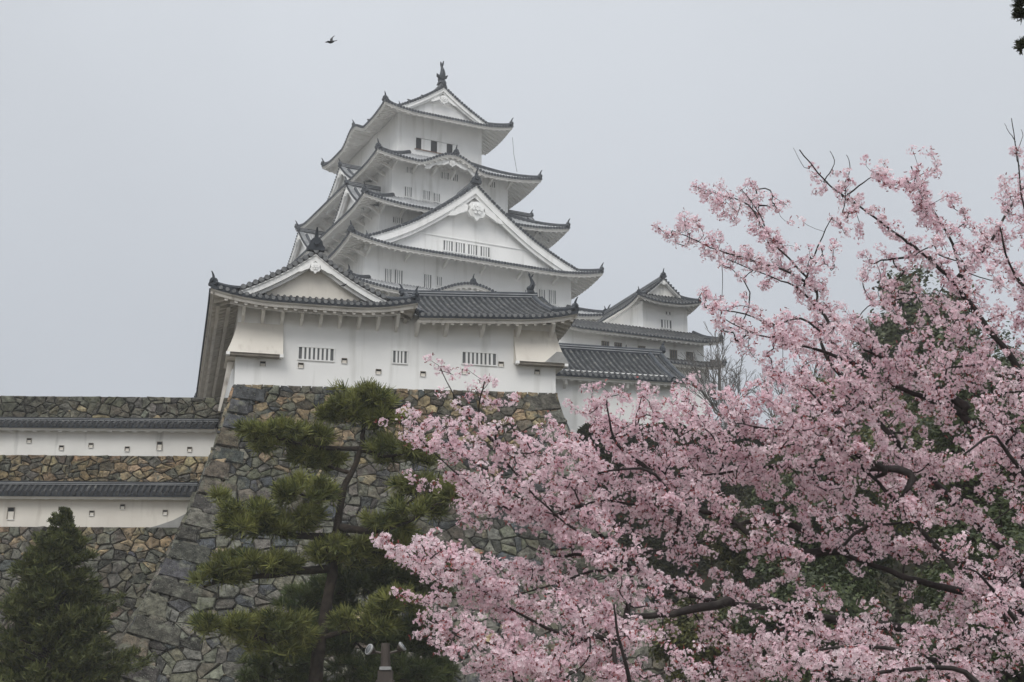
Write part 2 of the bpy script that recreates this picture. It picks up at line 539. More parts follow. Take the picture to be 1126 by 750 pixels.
class Roof:
    """hip, skirt or hip-and-gable roof round a rectangle of half sizes a (x), b (y), centre at the origin of T.
    Front is -y. g = gable setback at the (front, back) ends; None = hip all the way; 'open' = verge with no hip."""
    def __init__(s, T, a, b, z, s0, c, U, Lc, dm=None, g=(None, None), ve=.5, ov=2.0, sp=.33, sides='FRBL', bumps=(),
                 rr=.135, style='keep', fascia=.34):
        s.T, s.a, s.b, s.z, s.s0, s.c, s.U, s.Lc = T, a, b, z, s0, c, U, Lc
        s.dm = dm if dm else a
        s.g, s.ve, s.ov, s.sp, s.sides, s.bumps, s.rr, s.fascia = g, ve, ov, sp, sides, bumps, rr, fascia
        s.irim = dm is None
        s.rib, s.pan, s.disc = {'keep': ('keep_rib', 'keep_pan', 'tile_end'), 'yagura': ('tile_rib', 'tile_pan', 'tile_disc'), 'coping': ('coping_rib', 'tile_pan', 'coping_rib')}[style]
        s.edge = 'keep_rib' if style == 'keep' else 'tile_end'
        s.beams = ()
        s.dk = 1.1 if style == 'keep' else 1.28
    def H(s, d):
        return s.z + s.s0 * d + s.c * d * d
    def half(s, side):
        return s.a if side in 'FB' else s.b
    def xy(s, side, q, d):
        return {'F': (q, -s.b + d), 'B': (-q, s.b - d), 'R': (s.a - d, q), 'L': (-s.a + d, -q)}[side]
    def ends(s, side, q):
        """distance to (front, back) ends along a long side, with the setbacks"""
        return (s.b - q, s.b + q) if side == 'L' else (s.b + q, s.b - q)
    def zf(s, side, q, d):
        h = s.half(side)
        if side in 'LR':
            e = s.ends(side, q)
            dx = min((e[k] for k in (0, 1) if s.g[k] != 'open'), default=99)
        else:
            dx = h - abs(q)
        up = s.U * max(0, 1 - max(0, dx) / s.Lc) ** 2 * max(0, 1 - d / (s.Lc * 1.2))
        zz = s.H(d) + up
        for (sd, qc, w, K) in s.bumps:
            if sd == side and abs(q - qc) < w:
                t = (q - qc) / w
                zz = max(zz, s.z + K * (.5 + .5 * math.cos(math.pi * t)) ** .8 - .02 * d + .02)
        return zz
    def dmax(s, side, q):
        h = s.half(side)
        if side in 'FB':
            g = s.g[0 if side == 'F' else 1]
            lim = s.dm if not s.irim else (g if isinstance(g, (int, float)) else s.a)
            return max(.001, min(lim, h - abs(q)))
        if not s.irim: return max(.001, min(s.dm, h - abs(q)))
        for e, g in zip(s.ends(side, q), s.g):
            if g == 'open': continue
            lim = s.a if g is None else g - s.ve
            if e < lim: return max(.001, min(s.a, e))
        return s.a
    def segments(s, side):
        h = s.half(side)
        br = [-h, h]
        if s.irim and side in 'LR':
            for k, g in enumerate(s.g):
                if isinstance(g, (int, float)):
                    e = s.b - (g - s.ve)
                    br.append(e if ((side == 'L') == (k == 0)) else -e)
        br.sort()
        return list(zip(br[:-1], br[1:]))
    def sheet(s, mb, nd=7):
        for side in s.sides:
            for q0, q1 in s.segments(side):
                rows = []
                for q in seg_cols(q0, q1, s.sp):
                    qe = min(max(q, q0 + 1e-4), q1 - 1e-4)
                    D = s.dmax(side, qe)
                    rows.append([(*s.xy(side, q, D * k / nd), s.zf(side, qe, D * k / nd)) for k in range(nd + 1)])
                mb.grid(rows, s.pan)
    def ribs(s, mb, nd=6):
        r = s.rr
        prof = ((-r, -.02), (-.72 * r, .75 * r), (0, 1.05 * r), (.72 * r, .75 * r), (r, -.02))
        for side in s.sides:
            for q0, q1 in s.segments(side):
                cols = seg_cols(q0, q1, s.sp)
                for a_, b_ in zip(cols[:-1], cols[1:]):
                    q = (a_ + b_) / 2
                    D = s.dmax(side, q)
                    if D < .15: continue
                    k_n = max(2, min(nd, int(D / .5) + 1))
                    rows = []
                    for k in range(k_n + 1):
                        d = -.04 + (D + .04) * k / k_n
                        zz = s.zf(side, q, max(0, d))
                        rows.append([(*s.xy(side, q + u, d), zz + w) for u, w in prof])
                    mb.grid(rows, s.rib)
                    zz = s.zf(side, q, 0)
                    R_ = r * s.dk
                    mb.poly([(*s.xy(side, q + R_ * math.cos(t), -.06), zz + R_ * math.sin(t) + .01) for t in [k * math.pi / 4 for k in range(8)]], s.disc)
                    rim = [[(*s.xy(side, q + R_ * math.cos(t), d_), zz + R_ * math.sin(t) + .01) for d_ in (-.06, .12)] for t in [k * math.pi / 4 for k in range(9)]]
                    mb.grid(rim, 'tile_end')
    def eave(s, mb, rafters=True, raf=.5, mat='plaster_eave'):
        """dark tile edge, white fascia, soffit and rafters"""
        f = s.fascia
        for side in s.sides:
            h = s.half(side)
            cols = seg_cols(-h, h, s.sp * 1.5)
            r_edge, r_f, soff = [], [], []
            for q in cols:
                z0 = s.zf(side, q, 0)
                r_edge.append([(*s.xy(side, q, -.02), z0 + .03), (*s.xy(side, q, -.02), z0 - .14)])
                r_f.append([(*s.xy(side, q, .01), z0 - .135), (*s.xy(side, q, .03), z0 - f * .55), (*s.xy(side, q, .10), z0 - f * .55), (*s.xy(side, q, .12), z0 - f)])
                hip = not (s.irim and side in 'LR' and 'open' in s.g)
                D = min(s.ov + .05, max(.125, h - abs(q))) if hip else s.ov + .05
                soff.append([(*s.xy(side, q, .11 + (D - .11) * k / 3), s.zf(side, q, .11 + (D - .11) * k / 3) - f - .02 * (D - .11) * k / 3) for k in range(4)])
            mb.grid(r_edge, s.edge)
            mb.grid(r_f, mat)
            mb.grid(soff, mat)
            for d1, d2 in s.beams:                       # purlins running along under the eave
                mb.grid([[(*s.xy(side, q, d_), s.zf(side, q, d_) - f - e_) for d_, e_ in ((d1, .0), (d1, .24), (d2, .24), (d2, .0))] for q in cols if h - abs(q) > d2], mat)
            if rafters:
                for q in seg_cols(-h + .25, h - .25, raf):
                    hip = not (s.irim and side in 'LR' and 'open' in s.g)
                    D = min(s.ov, h - abs(q)) if hip else s.ov
                    if D < .4: continue
                    w = raf * .19
                    top, bot = [], []
                    for d in (.16, (.16 + D) / 2, D):
                        zz = s.zf(side, q, d) - f + .03
                        top.append((d, zz)); bot.append((d, zz - .17))
                    rows = []
                    for (d, zt), (_, zb) in zip(top, bot):
                        rows.append([(*s.xy(side, q - w, d), zt), (*s.xy(side, q - w, d), zb + .03), (*s.xy(side, q - w * .6, d), zb), (*s.xy(side, q + w * .6, d), zb), (*s.xy(side, q + w, d), zb + .03), (*s.xy(side, q + w, d), zt)])
                    mb.grid(rows, mat)
                    mb.poly(rows[0], mat)
    def hip_paths(s):
        out = []
        for sx in (-1, 1):
            for k, sy in ((0, -1), (1, 1)):
                sd = 'F' if sy < 0 else 'B'
                if sd not in s.sides and not (s.irim and s.g[k] != 'open'): continue
                if s.irim and s.g[k] == 'open': continue
                if not (('R' if sx > 0 else 'L') in s.sides and sd in s.sides): continue
                g = s.g[k]
                D = s.dm if not s.irim else (g if isinstance(g, (int, float)) else s.a)
                pts = []
                for i in range(8):
                    d = .12 + (D - .12) * i / 7
                    pts.append((sx * (s.a - d), sy * (s.b - d), s.zf(sd, (s.a - d) * (1 if sd == 'F' else -1), d)))
                out.append(((sx, sy), pts))
        return out

def onigawara(T, pos, dx, dy, k=1.0, name='ridge_ornament', parent=None, mat='tile_end', spike=True):
    """ridge-end tile: a shouldered plaque with a horn curling up and out"""
    mb = MB(T)
    x, y, z = pos
    l = math.hypot(dx, dy); dx, dy = dx / l, dy / l
    def q(u, w, v):     # u outward, w sideways, v up
        return (x + dx * u - dy * w, y + dy * u + dx * w, z + v)
    out = [(-.36, 0), (.36, 0), (.40, .14), (.30, .24), (.27, .40), (.14, .54), (-.14, .54), (-.27, .40), (-.30, .24), (-.40, .14)]
    mb.hull([q(-.12 * k, w * k, v * k) for w, v in out], [q(.14 * k, w * .92 * k, v * k) for w, v in out], mat)
    mb.tube([q(.0, 0, .3 * k), q(.17 * k, 0, .32 * k), q(.24 * k, 0, .32 * k)], [.13 * k, .13 * k, .11 * k], mat, 8)
    if spike:
        mb.tube([q(0, 0, .5 * k), q(.04 * k, 0, .68 * k), q(.12 * k, 0, .84 * k), q(.24 * k, 0, .98 * k)], [.11 * k, .085 * k, .06 * k, .03 * k], mat, 7)
    return mb.build(name, parent)

def shachihoko(T, pos, dx, dy, k, parent, name='ridge_ornament', mat='tile_end'):
    """dolphin-like roof fish: head on the ridge, tail in the air"""
    mb = MB(T)
    x, y, z = pos
    l = math.hypot(dx, dy); dx, dy = dx / l, dy / l
    def q(u, w, v):     # u outward
        return (x + dx * u * k - dy * w * k, y + dy * u * k + dx * w * k, z + v * k)
    mb.hull([q(-.38, -.3, -.05), q(.3, -.3, -.05), q(.3, .3, -.05), q(-.38, .3, -.05)], [q(-.3, -.22, .22), q(.22, -.22, .22), q(.22, .22, .22), q(-.3, .22, .22)], mat)
    body = [(-.32, .30, .20), (-.15, .38, .29), (.06, .52, .28), (.16, .78, .24), (.14, 1.05, .18), (.04, 1.30, .125), (-.06, 1.52, .085)]
    mb.tube([q(u, 0, v) for u, v, r in body], [r * k for u, v, r in body], mat, 10)
    def fin(pts, w0, th):
        mb.hull([q(u, w0 - th, v) for u, v in pts], [q(u, w0 + th, v) for u, v in pts], mat)
    fin([(-.08, 1.42), (.0, 1.42), (.20, 1.62), (.26, 1.86), (.10, 1.74)], .02, .045)     # tail, two lobes
    fin([(-.10, 1.42), (-.02, 1.46), (-.06, 1.78), (-.22, 2.02), (-.26, 1.74)], -.02, .045)
    fin([(.24, .62), (.20, 1.02), (.40, .98), (.34, .86), (.46, .78), (.36, .70)], 0, .04)  # back fin
    for sd in (-1, 1):
        mb.hull([q(-.02, sd * .24, .40), q(.16, sd * .24, .58), q(.1, sd * .24, .66)], [q(-.06, sd * .44, .52), q(.10, sd * .50, .78), q(.04, sd * .44, .8)], mat)
    return mb.build(name, parent)

def crest_pendant(T, x, y, z, k, parent, mat='plaster'):
    """carved white gable pendant with a rosette and cloud-like wings"""
    mb = MB(T)
    core = [(0, .05), (.28, .0), (.42, -.18), (.36, -.36), (.46, -.52), (.36, -.74), (.16, -.78), (0, -.98), (-.16, -.78), (-.36, -.74), (-.46, -.52), (-.36, -.36), (-.42, -.18), (-.28, .0)]
    mb.prism([(x + u * k, z + v * k) for u, v in core], y - .16 * k, y + .04, mat)
    for t in range(6):
        a = t * math.pi / 3
        cx, cz = x + .2 * k * math.cos(a), z - .36 * k + .2 * k * math.sin(a)
        mb.prism([(cx + .09 * k * math.cos(j * math.pi / 4), cz + .09 * k * math.sin(j * math.pi / 4)) for j in range(8)], y - .24 * k, y - .1 * k, mat)
    mb.prism([(x + .1 * k * math.cos(j * math.pi / 4), z - .36 * k + .1 * k * math.sin(j * math.pi / 4)) for j in range(8)], y - .27 * k, y - .1 * k, mat)
    for sd in (-1, 1):
        wing = [(.42, -.18), (.62, -.14), (.80, -.34), (1.0, -.40), (1.14, -.60), (1.34, -.66), (1.5, -.9), (1.26, -.86), (1.1, -.82), (.92, -.7), (.74, -.62), (.5, -.5)]
        mb.prism([(x + sd * u * k, z + v * k) for u, v in wing][::sd], y - .1 * k, y + .03, mat)
    return mb.build('pendant', parent)

def gable(T, root, hw, zt, zb, y, yv, bw, name='gable', sp=.33, r=.1, pend=1.0, pz=1.3, disc='tile_end', rib='keep_rib', wallmat='plaster', tiles=True, tile_d=.55, foot=0.0):
    """triangular plastered gable end: wall at y, bargeboards and verge tiles at yv (yv < y). zt(x): roof surface; zb: foot of the wall"""
    mb = MB(T)
    n = 12
    xs = [-hw + 2 * hw * k / (2 * n) for k in range(2 * n + 1)]
    mb.grid([[(x, y, zb(x)), (x, y, max(zb(x), zt(x) - .12))] for x in xs], wallmat)
    ex = hw + foot
    xv = [-ex + 2 * ex * k / (2 * n) for k in range(2 * n + 1)]
    for y0, y1, t0, t1 in ((yv, yv + .16, .10, .10 + bw), (yv + .17, yv + .30, .12, .10 + bw * 1.45)):
        for ya in (y0, y1):
            mb.grid([[(x, ya, zt(x) - t0), (x, ya, zt(x) - t1)] for x in xv], 'plaster')
        mb.grid([[(x, y0, zt(x) - t1), (x, y1, zt(x) - t1)] for x in xv], 'plaster')
    mb.grid([[(x, yv + .02, zt(x) - t0 - bw * .12), (x, yv - .05, zt(x) - t0 - bw * .12), (x, yv - .05, zt(x) - t0 + .02)] for x in xv], 'plaster')
    mb.grid([[(x, yv, zt(x) - .13), (x, y, zt(x) - .13)] for x in xv], 'plaster_eave')
    go = mb.build(name, root)
    if tiles:
        tb = MB(T)
        L_, prev = 0.0, None
        nn = 400
        pts = [(-ex + 2 * ex * k / nn) for k in range(nn + 1)]
        nxt = sp / 2
        for x in pts:
            if prev is not None: L_ += math.hypot(x - prev, zt(x) - zt(prev))
            prev = x
            if L_ >= nxt:
                nxt += sp
                zz = zt(x) + .03
                tb.tube([(x, yv - .1, zz), (x, yv + tile_d, zz)], r, rib, 8, cap=False)
                tb.poly([(x + r * 1.12 * math.cos(t), yv - .12, zz + r * 1.12 * math.sin(t)) for t in [k * math.pi / 4 for k in range(8)]], disc)
                tb.tube([(x, yv - .119, zz), (x, yv - .0, zz)], r * 1.12, 'tile_end', 8, cap=False)
        tb.grid([[(x, yv - .06, zt(x) - .08), (x, yv - .06, zt(x) + .05)] for x in xv], rib)
        tb.build('verge_tiles', go)
    if pend: crest_pendant(T, 0, yv + .02, zt(0) - .12 - bw * pz, pend, go)
    return go

def make_roof(root, r, name='roof', ridge=None, rafters=True, raf=.5, hip=(.34, .36), orn=.9, eave_mat='plaster_eave', hipmat='tile_end'):
    mb = MB(r.T)
    r.sheet(mb); r.ribs(mb)
    ro = mb.build(name, root)
    e = MB(r.T)
    r.eave(e, rafters, raf, eave_mat)
    e.build('eave', ro)
    for (sx, sy), pts in r.hip_paths():
        h = MB(r.T)
        h.sweep(pts, hip[0], hip[1], hipmat)
        h.build('hip_ridge', ro)
        x, y, z = pts[0]
        onigawara(r.T, (x + sx * .02, y + sy * .02, z + .02), sx, sy, orn, parent=ro)
    return ro

def straight_ridge(root, T, pts, w, h, mat='tile_end', name='ridge'):
    mb = MB(T)
    mb.sweep(pts, w, h, mat)
    # pale mortar bands on the flanks
    n = len(pts)
    for f_ in (.28, .55):
        for sd in (-1, 1):
            rows = []
            for k in range(n):
                a = Vector(pts[max(0, k - 1)]); b_ = Vector(pts[min(n - 1, k + 1)]); d = b_ - a
                lat = Vector((d.y, -d.x, 0)).normalized() * sd
                c = Vector(pts[k]) + Vector((0, 0, -.06))
                rows.append([tuple(c + lat * (w * .5 + .012) + Vector((0, 0, h * f_))), tuple(c + lat * (w * .5 + .012) + Vector((0, 0, h * f_ + h * .09)))])
            mb.grid(rows, 'keep_rib')
    return mb.build(name, root)

# ------------------------------------------------------------------ wall fittings
def window(root, T, x0, x1, z0, z1, y, bars, fill='dim', bar='plaster', lip=.09, barw=None, proud=.1):
    """barred window: a recess, plastered frame lips and upright bars"""
    mb = MB(T)
    mb.box(x0, x1, y - .012, y + .02, z0, z1, fill)
    t = lip
    mb.box(x0 - t, x1 + t, y - proud, y + .02, z1, z1 + t, bar)
    mb.box(x0 - t, x1 + t, y - proud * .8, y + .02, z0 - t, z0, bar)
    mb.box(x0 - t, x0, y - proud * .8, y + .02, z0, z1, bar)
    mb.box(x1, x1 + t, y - proud * .8, y + .02, z0, z1, bar)
    w = mb.build('window', root)
    if bars:
        b_ = MB(T)
        bw = barw or (x1 - x0) / (2 * bars + 1)
        for k in range(bars):
            c = x0 + (x1 - x0) * (k + 1) / (bars + 1)
            b_.box(c - bw / 2, c + bw / 2, y - proud * .75, y - .004, z0 + .002, z1 - .002, bar)
        b_.build('bars', w)
    return w

def loophole(root, T, x, z, y, w=.2, h=.22, mat='plaster'):
    mb = MB(T)
    t = .022
    mb.box(x - w / 2, x + w / 2, y - .01, y + .02, z - h / 2, z + h / 2, 'plaster_cream')
    mb.box(x - w / 2, x + w / 2, y - .014, y + .02, z + h * .18, z + h / 2, 'dark')
    mb.box(x - w / 2 - t, x + w / 2 + t, y - .06, y + .02, z + h / 2, z + h / 2 + t, 'wood')
    mb.box(x - w / 2 - t, x - w / 2, y - .05, y + .02, z - h / 2, z + h / 2, 'wood')
    mb.box(x + w / 2, x + w / 2 + t, y - .05, y + .02, z - h / 2, z + h / 2, 'wood')
    mb.box(x - w / 2 - t, x + w / 2 + t, y - .05, y + .02, z - h / 2 - t * .7, z - h / 2, mat)
    return mb.build('loophole', root)

# ------------------------------------------------------------------ measured tables, metres: x, y, z, radius (limbs); x, y, z, spread, height, tufts (pads)
CHERRY_LIMBS = [
 [[6.22,15.0,2.2,0.085],[5.79,14.88,3.27,0.0617],[5.43,14.77,4.76,0.0477],[5.28,14.65,5.43,0.0376],[5.01,14.53,5.76,0.03],[4.74,14.42,6.1,0.0241],[4.55,14.3,6.29,0.0195],[4.27,14.18,6.52,0.0159],[3.99,14.07,6.69,0.013],[3.71,13.95,6.86,0.0107],[3.39,13.83,7.04,0.0088],[3.16,13.72,7.18,0.0072],[2.9,13.6,7.46,0.006]],
 [[4.77,14.43,6.06,0.0236],[4.83,14.7,6.19,0.025],[4.67,14.57,6.8,0.0161],[4.43,14.45,7.19,0.0113],[4.29,14.32,7.35,0.0082],[4.19,14.2,7.53,0.006]],
 [[4.77,14.65,6.42,0.0206],[4.68,14.7,6.42,0.028],[5.15,14.92,6.89,0.019],[5.49,15.15,7.36,0.014],[5.8,15.38,7.78,0.0105],[6.16,15.6,8.15,0.008]],
 [[4.34,14.21,6.46,0.016],[4.37,14.5,6.63,0.018],[3.9,14.35,6.55,0.0098],[3.72,14.2,6.45,0.006]],
 [[3.43,13.85,7.02,0.0086],[3.41,13.9,7.06,0.012],[3.59,13.85,7.21,0.0065],[3.74,13.8,7.29,0.004]],
 [[3.19,13.73,7.16,0.007],[3.18,13.8,7.21,0.007],[3.28,13.75,7.37,0.0044],[3.23,13.7,7.49,0.003]],
 [[3.04,13.7,7.33,0.005],[2.95,13.65,7.29,0.003],[2.84,13.6,7.48,0.002]],
 [[3.41,13.9,7.06,0.0077],[3.37,13.9,7.11,0.007],[3.46,13.85,7.36,0.0044],[3.42,13.8,7.49,0.003]],
 [[5.4,14.45,7.93,0.005],[5.38,14.4,7.91,0.005],[5.32,14.4,8.03,0.003],[5.29,14.4,8.11,0.002]],
 [[5.42,14.48,7.78,0.0055],[5.39,14.4,7.77,0.005],[5.47,14.4,7.96,0.003],[5.46,14.4,8.04,0.002]],
 [[6.22,15.0,2.2,0.08],[5.73,15.09,2.84,0.0608],[5.18,15.17,3.59,0.0487],[4.73,15.26,4.08,0.0398],[4.26,15.34,4.68,0.0328],[3.99,15.43,5.05,0.0272],[3.72,15.51,5.48,0.0227],[3.51,15.6,5.81,0.019],[3.42,15.69,6.31,0.016],[3.46,15.77,6.67,0.0135],[3.25,15.86,7.01,0.0114],[2.99,15.94,7.35,0.0097],[2.78,16.03,7.8,0.0082],[2.45,16.11,7.97,0.007],[2.16,16.2,8.11,0.006]],
 [[3.43,15.78,6.71,0.0126],[3.48,15.9,6.71,0.022],[3.23,16.0,6.95,0.0151],[2.84,16.1,7.13,0.0111],[2.43,16.2,7.3,0.0084],[2.13,16.3,7.49,0.0065],[1.92,16.4,7.62,0.005]],
 [[3.43,15.68,6.25,0.0156],[3.59,15.8,6.3,0.02],[3.31,15.93,6.73,0.0116],[3.03,16.07,6.92,0.0075],[2.53,16.2,7.19,0.005]],
 [[3.34,15.9,6.73,0.016],[3.51,15.75,7.2,0.0084],[3.65,15.6,7.48,0.005]],
 [[2.99,15.94,7.35,0.0092],[3.0,16.0,7.37,0.014],[2.9,16.0,7.68,0.007],[2.7,16.0,7.99,0.004]],
 [[6.22,15.0,2.2,0.09],[5.94,14.93,3.65,0.0649],[5.24,14.87,4.39,0.0499],[4.67,14.8,5.0,0.0391],[4.33,14.73,5.16,0.031],[4.12,14.67,5.2,0.0249],[3.8,14.6,5.35,0.02],[3.54,14.53,5.47,0.0162],[3.27,14.47,5.73,0.0132],[2.98,14.4,5.92,0.0108],[2.68,14.33,5.83,0.0089],[2.39,14.27,5.93,0.0073],[1.97,14.2,5.98,0.006]],
 [[3.57,14.54,5.46,0.0158],[3.56,14.6,5.49,0.025],[3.2,14.65,5.65,0.0152],[2.84,14.7,5.77,0.0102],[2.51,14.75,5.88,0.0071],[2.19,14.8,6.07,0.005]],
 [[4.67,14.8,5.0,0.0371],[4.72,14.8,5.09,0.06],[4.37,14.73,5.31,0.0319],[4.0,14.67,5.51,0.0192],[3.66,14.6,5.64,0.012]],
 [[6.22,15.0,2.2,0.09],[5.63,14.87,2.73,0.0641],[5.09,14.73,3.26,0.0488],[4.63,14.6,3.11,0.0379],[4.34,14.47,3.41,0.0299],[3.93,14.33,3.86,0.0237],[3.67,14.2,4.09,0.019],[3.37,14.07,4.38,0.0153],[3.08,13.93,4.53,0.0123],[2.79,13.8,4.55,0.01]],
 [[3.56,14.15,4.2,0.0167],[3.63,14.0,4.26,0.035],[3.21,13.93,4.47,0.0203],[2.95,13.85,4.58,0.0132],[2.52,13.77,4.62,0.0088],[2.15,13.7,4.66,0.006]],
 [[2.98,13.86,4.57,0.0134],[2.96,13.9,4.59,0.02],[3.03,13.83,4.83,0.0125],[2.9,13.77,4.99,0.0085],[2.81,13.7,5.02,0.006]],
 [[3.2,13.9,4.46,0.014],[3.13,13.9,4.75,0.0079],[3.32,13.9,4.94,0.005]],
 [[3.8,14.27,3.97,0.0203],[3.99,14.4,4.31,0.045],[3.27,14.44,4.36,0.029],[2.82,14.48,4.4,0.0204],[2.36,14.52,4.36,0.0147],[2.0,14.56,4.32,0.0108],[1.64,14.6,4.32,0.008]],
 [[6.22,15.0,2.2,0.08],[5.49,14.94,2.82,0.0561],[4.71,14.88,3.14,0.0422],[4.11,14.81,3.27,0.0324],[3.73,14.75,3.4,0.0252],[3.32,14.69,3.57,0.0198],[3.64,14.62,3.84,0.0157],[3.74,14.56,3.81,0.0125],[4.07,14.5,3.84,0.01]],
 [[6.22,15.0,2.2,0.085],[5.34,14.87,2.55,0.067],[4.5,14.74,2.72,0.0553],[3.75,14.61,2.8,0.0463],[3.07,14.48,2.87,0.0392],[2.8,14.35,2.97,0.0333],[2.41,14.22,2.97,0.0285],[2.06,14.09,2.99,0.0244],[1.76,13.96,3.02,0.021],[1.52,13.84,3.11,0.0182],[1.33,13.71,3.16,0.0157],[1.0,13.58,3.34,0.0136],[0.76,13.45,3.52,0.0118],[0.52,13.32,3.62,0.0103],[0.13,13.19,3.95,0.009],[-0.18,13.06,4.36,0.0078],[-0.3,12.93,4.57,0.0069],[-0.25,12.8,4.84,0.006]],
 [[0.99,13.5,3.33,0.022],[0.82,13.43,3.54,0.0148],[0.69,13.37,3.69,0.0107],[0.58,13.3,3.93,0.008]],
 [[-0.2,13.04,4.39,0.0073],[-0.18,12.9,4.32,0.014],[-0.4,12.87,4.56,0.0086],[-0.52,12.83,4.72,0.0058],[-0.65,12.8,4.97,0.004]],
 [[0.97,13.56,3.36,0.0127],[0.99,13.5,3.33,0.03],[0.65,13.63,3.39,0.0159],[0.4,13.77,3.39,0.0096],[0.15,13.9,3.51,0.006]],
 [[3.32,14.69,3.57,0.0188],[3.3,14.6,3.56,0.055],[2.59,14.48,3.54,0.0361],[2.14,14.37,3.84,0.0258],[1.66,14.25,3.95,0.0189],[1.22,14.13,3.94,0.014],[0.9,14.02,3.97,0.0106],[0.67,13.9,3.89,0.008]],
 [[1.33,13.76,4.19,0.0139],[1.32,13.9,4.24,0.026],[1.03,13.83,4.47,0.0146],[0.93,13.77,4.77,0.0092],[0.92,13.7,4.98,0.006]],
 [[1.56,14.16,3.52,0.0138],[1.62,13.9,3.89,0.028],[1.5,13.82,4.02,0.019],[1.31,13.75,4.21,0.014],[0.93,13.68,4.19,0.0105],[0.66,13.6,4.09,0.008]],
 [[0.72,13.38,3.65,0.0111],[0.67,13.8,3.88,0.026],[0.32,13.68,3.74,0.0161],[-0.03,13.56,3.8,0.011],[-0.37,13.44,4.0,0.0077],[-0.7,13.32,4.27,0.0055],[-1.03,13.2,4.58,0.004]],
 [[0.42,13.29,3.7,0.0095],[0.32,13.6,3.77,0.016],[0.1,13.53,3.88,0.0112],[-0.2,13.45,4.13,0.0084],[-0.54,13.38,4.33,0.0064],[-0.62,13.3,4.53,0.005]],
 [[3.32,14.69,3.57,0.0188],[2.81,14.6,3.81,0.03],[2.33,14.43,3.81,0.0214],[1.75,14.25,3.56,0.0163],[1.38,14.07,3.48,0.0127],[0.97,13.9,3.4,0.01]],
 [[1.08,13.61,3.29,0.0134],[1.07,13.6,3.24,0.022],[0.73,13.53,3.22,0.0132],[0.31,13.47,3.07,0.0088],[-0.02,13.4,2.98,0.006]],
 [[1.98,14.06,3.0,0.0224],[2.04,13.9,2.98,0.05],[1.49,13.69,2.85,0.0337],[1.05,13.47,2.79,0.0246],[0.71,13.26,2.61,0.0184],[0.3,13.05,2.67,0.0139],[-0.14,12.84,2.89,0.0107],[-0.34,12.62,3.02,0.0082],[-0.64,12.41,3.15,0.0064],[-1.01,12.2,3.27,0.005]],
 [[0.89,13.0,2.51,0.0211],[0.69,12.9,2.58,0.025],[0.29,12.76,2.38,0.0166],[-0.02,12.62,2.44,0.0119],[-0.25,12.48,2.51,0.0088],[-0.48,12.34,2.57,0.0066],[-0.7,12.2,2.67,0.005]],
 [[1.12,13.63,3.27,0.0137],[1.03,13.2,2.76,0.03],[0.89,13.0,2.51,0.0222],[0.91,12.8,2.26,0.0175],[1.04,12.6,1.88,0.014]],
 [[0.93,12.57,1.92,0.0252],[1.02,12.3,1.87,0.03],[0.95,12.2,2.23,0.0178],[0.87,12.1,2.52,0.0118],[0.83,12.0,2.77,0.008]],
 [[3.8,13.8,2.46,0.0215],[4.22,13.0,1.89,0.04],[3.89,12.82,2.27,0.0261],[3.38,12.65,2.29,0.0185],[2.87,12.48,2.21,0.0135],[2.37,12.3,2.09,0.01]],
 [[6.28,14.92,2.2,0.066],[6.14,14.8,2.19,0.06],[4.88,14.4,2.18,0.038],[4.08,14.0,2.41,0.0264],[3.52,13.6,2.51,0.0188],[2.97,13.2,2.52,0.0136],[2.48,12.8,2.42,0.01]],
 [[4.45,12.6,2.4,0.0285],[4.43,12.8,2.57,0.03],[4.16,12.53,2.86,0.0159],[3.9,12.27,3.06,0.0096],[3.71,12.0,3.06,0.006]],
 [[4.45,12.6,2.4,0.03],[4.17,12.4,2.62,0.0159],[4.06,12.2,2.9,0.0096],[4.12,12.0,3.02,0.006]],
 [[5.16,14.75,3.19,0.0482],[5.36,14.0,3.17,0.05],[5.07,13.72,3.83,0.0284],[4.68,13.45,4.3,0.0181],[4.43,13.18,4.42,0.0119],[4.07,12.9,4.19,0.008]],
 [[5.14,13.79,3.67,0.0321],[5.17,14.0,3.87,0.04],[4.89,13.8,4.46,0.0212],[4.52,13.6,4.86,0.0128],[4.85,13.4,4.9,0.008]],
 [[5.8,14.9,3.28,0.07],[6.0,14.82,4.57,0.0375],[5.9,14.73,5.72,0.0227],[5.66,14.65,6.5,0.0143],[5.47,14.57,7.19,0.0092],[5.42,14.48,7.78,0.006],[5.37,14.4,8.17,0.004]],
 [[5.89,14.7,5.72,0.03],[5.38,14.47,6.24,0.0178],[5.13,14.23,6.46,0.0118],[4.99,14.0,6.78,0.008]],
 [[5.28,14.65,5.43,0.033],[5.23,14.5,5.39,0.03],[4.8,14.35,5.41,0.0144],[4.38,14.2,5.34,0.008]],
 [[0.93,12.57,1.92,0.0239],[1.04,12.6,1.88,0.03],[0.58,12.47,2.02,0.0159],[0.2,12.33,2.13,0.0096],[-0.17,12.2,2.2,0.006]],
 [[6.22,15.0,2.2,0.1],[7.27,15.17,3.68,0.0405],[8.23,15.33,5.18,0.0196],[8.9,15.5,6.47,0.01]],
 [[6.22,15.0,2.2,0.09],[7.3,15.67,2.88,0.0379],[8.74,16.33,3.84,0.019],[10.02,17.0,4.36,0.01]],
 [[6.22,15.0,2.2,0.08],[6.8,14.67,3.98,0.0353],[7.04,14.33,5.61,0.0183],[6.88,14.0,6.97,0.01]],
 [[6.22,15.0,2.2,0.08],[6.69,14.33,2.17,0.0353],[7.4,13.67,2.31,0.0183],[7.8,13.0,2.59,0.01]],
]
CHERRY_TRUNK = [[6.02, 15.0, -0.05, 0.24], [6.1, 15.0, 0.99, 0.2096], [6.14, 15.0, 1.67, 0.188], [6.22, 15.0, 2.2, 0.17]]
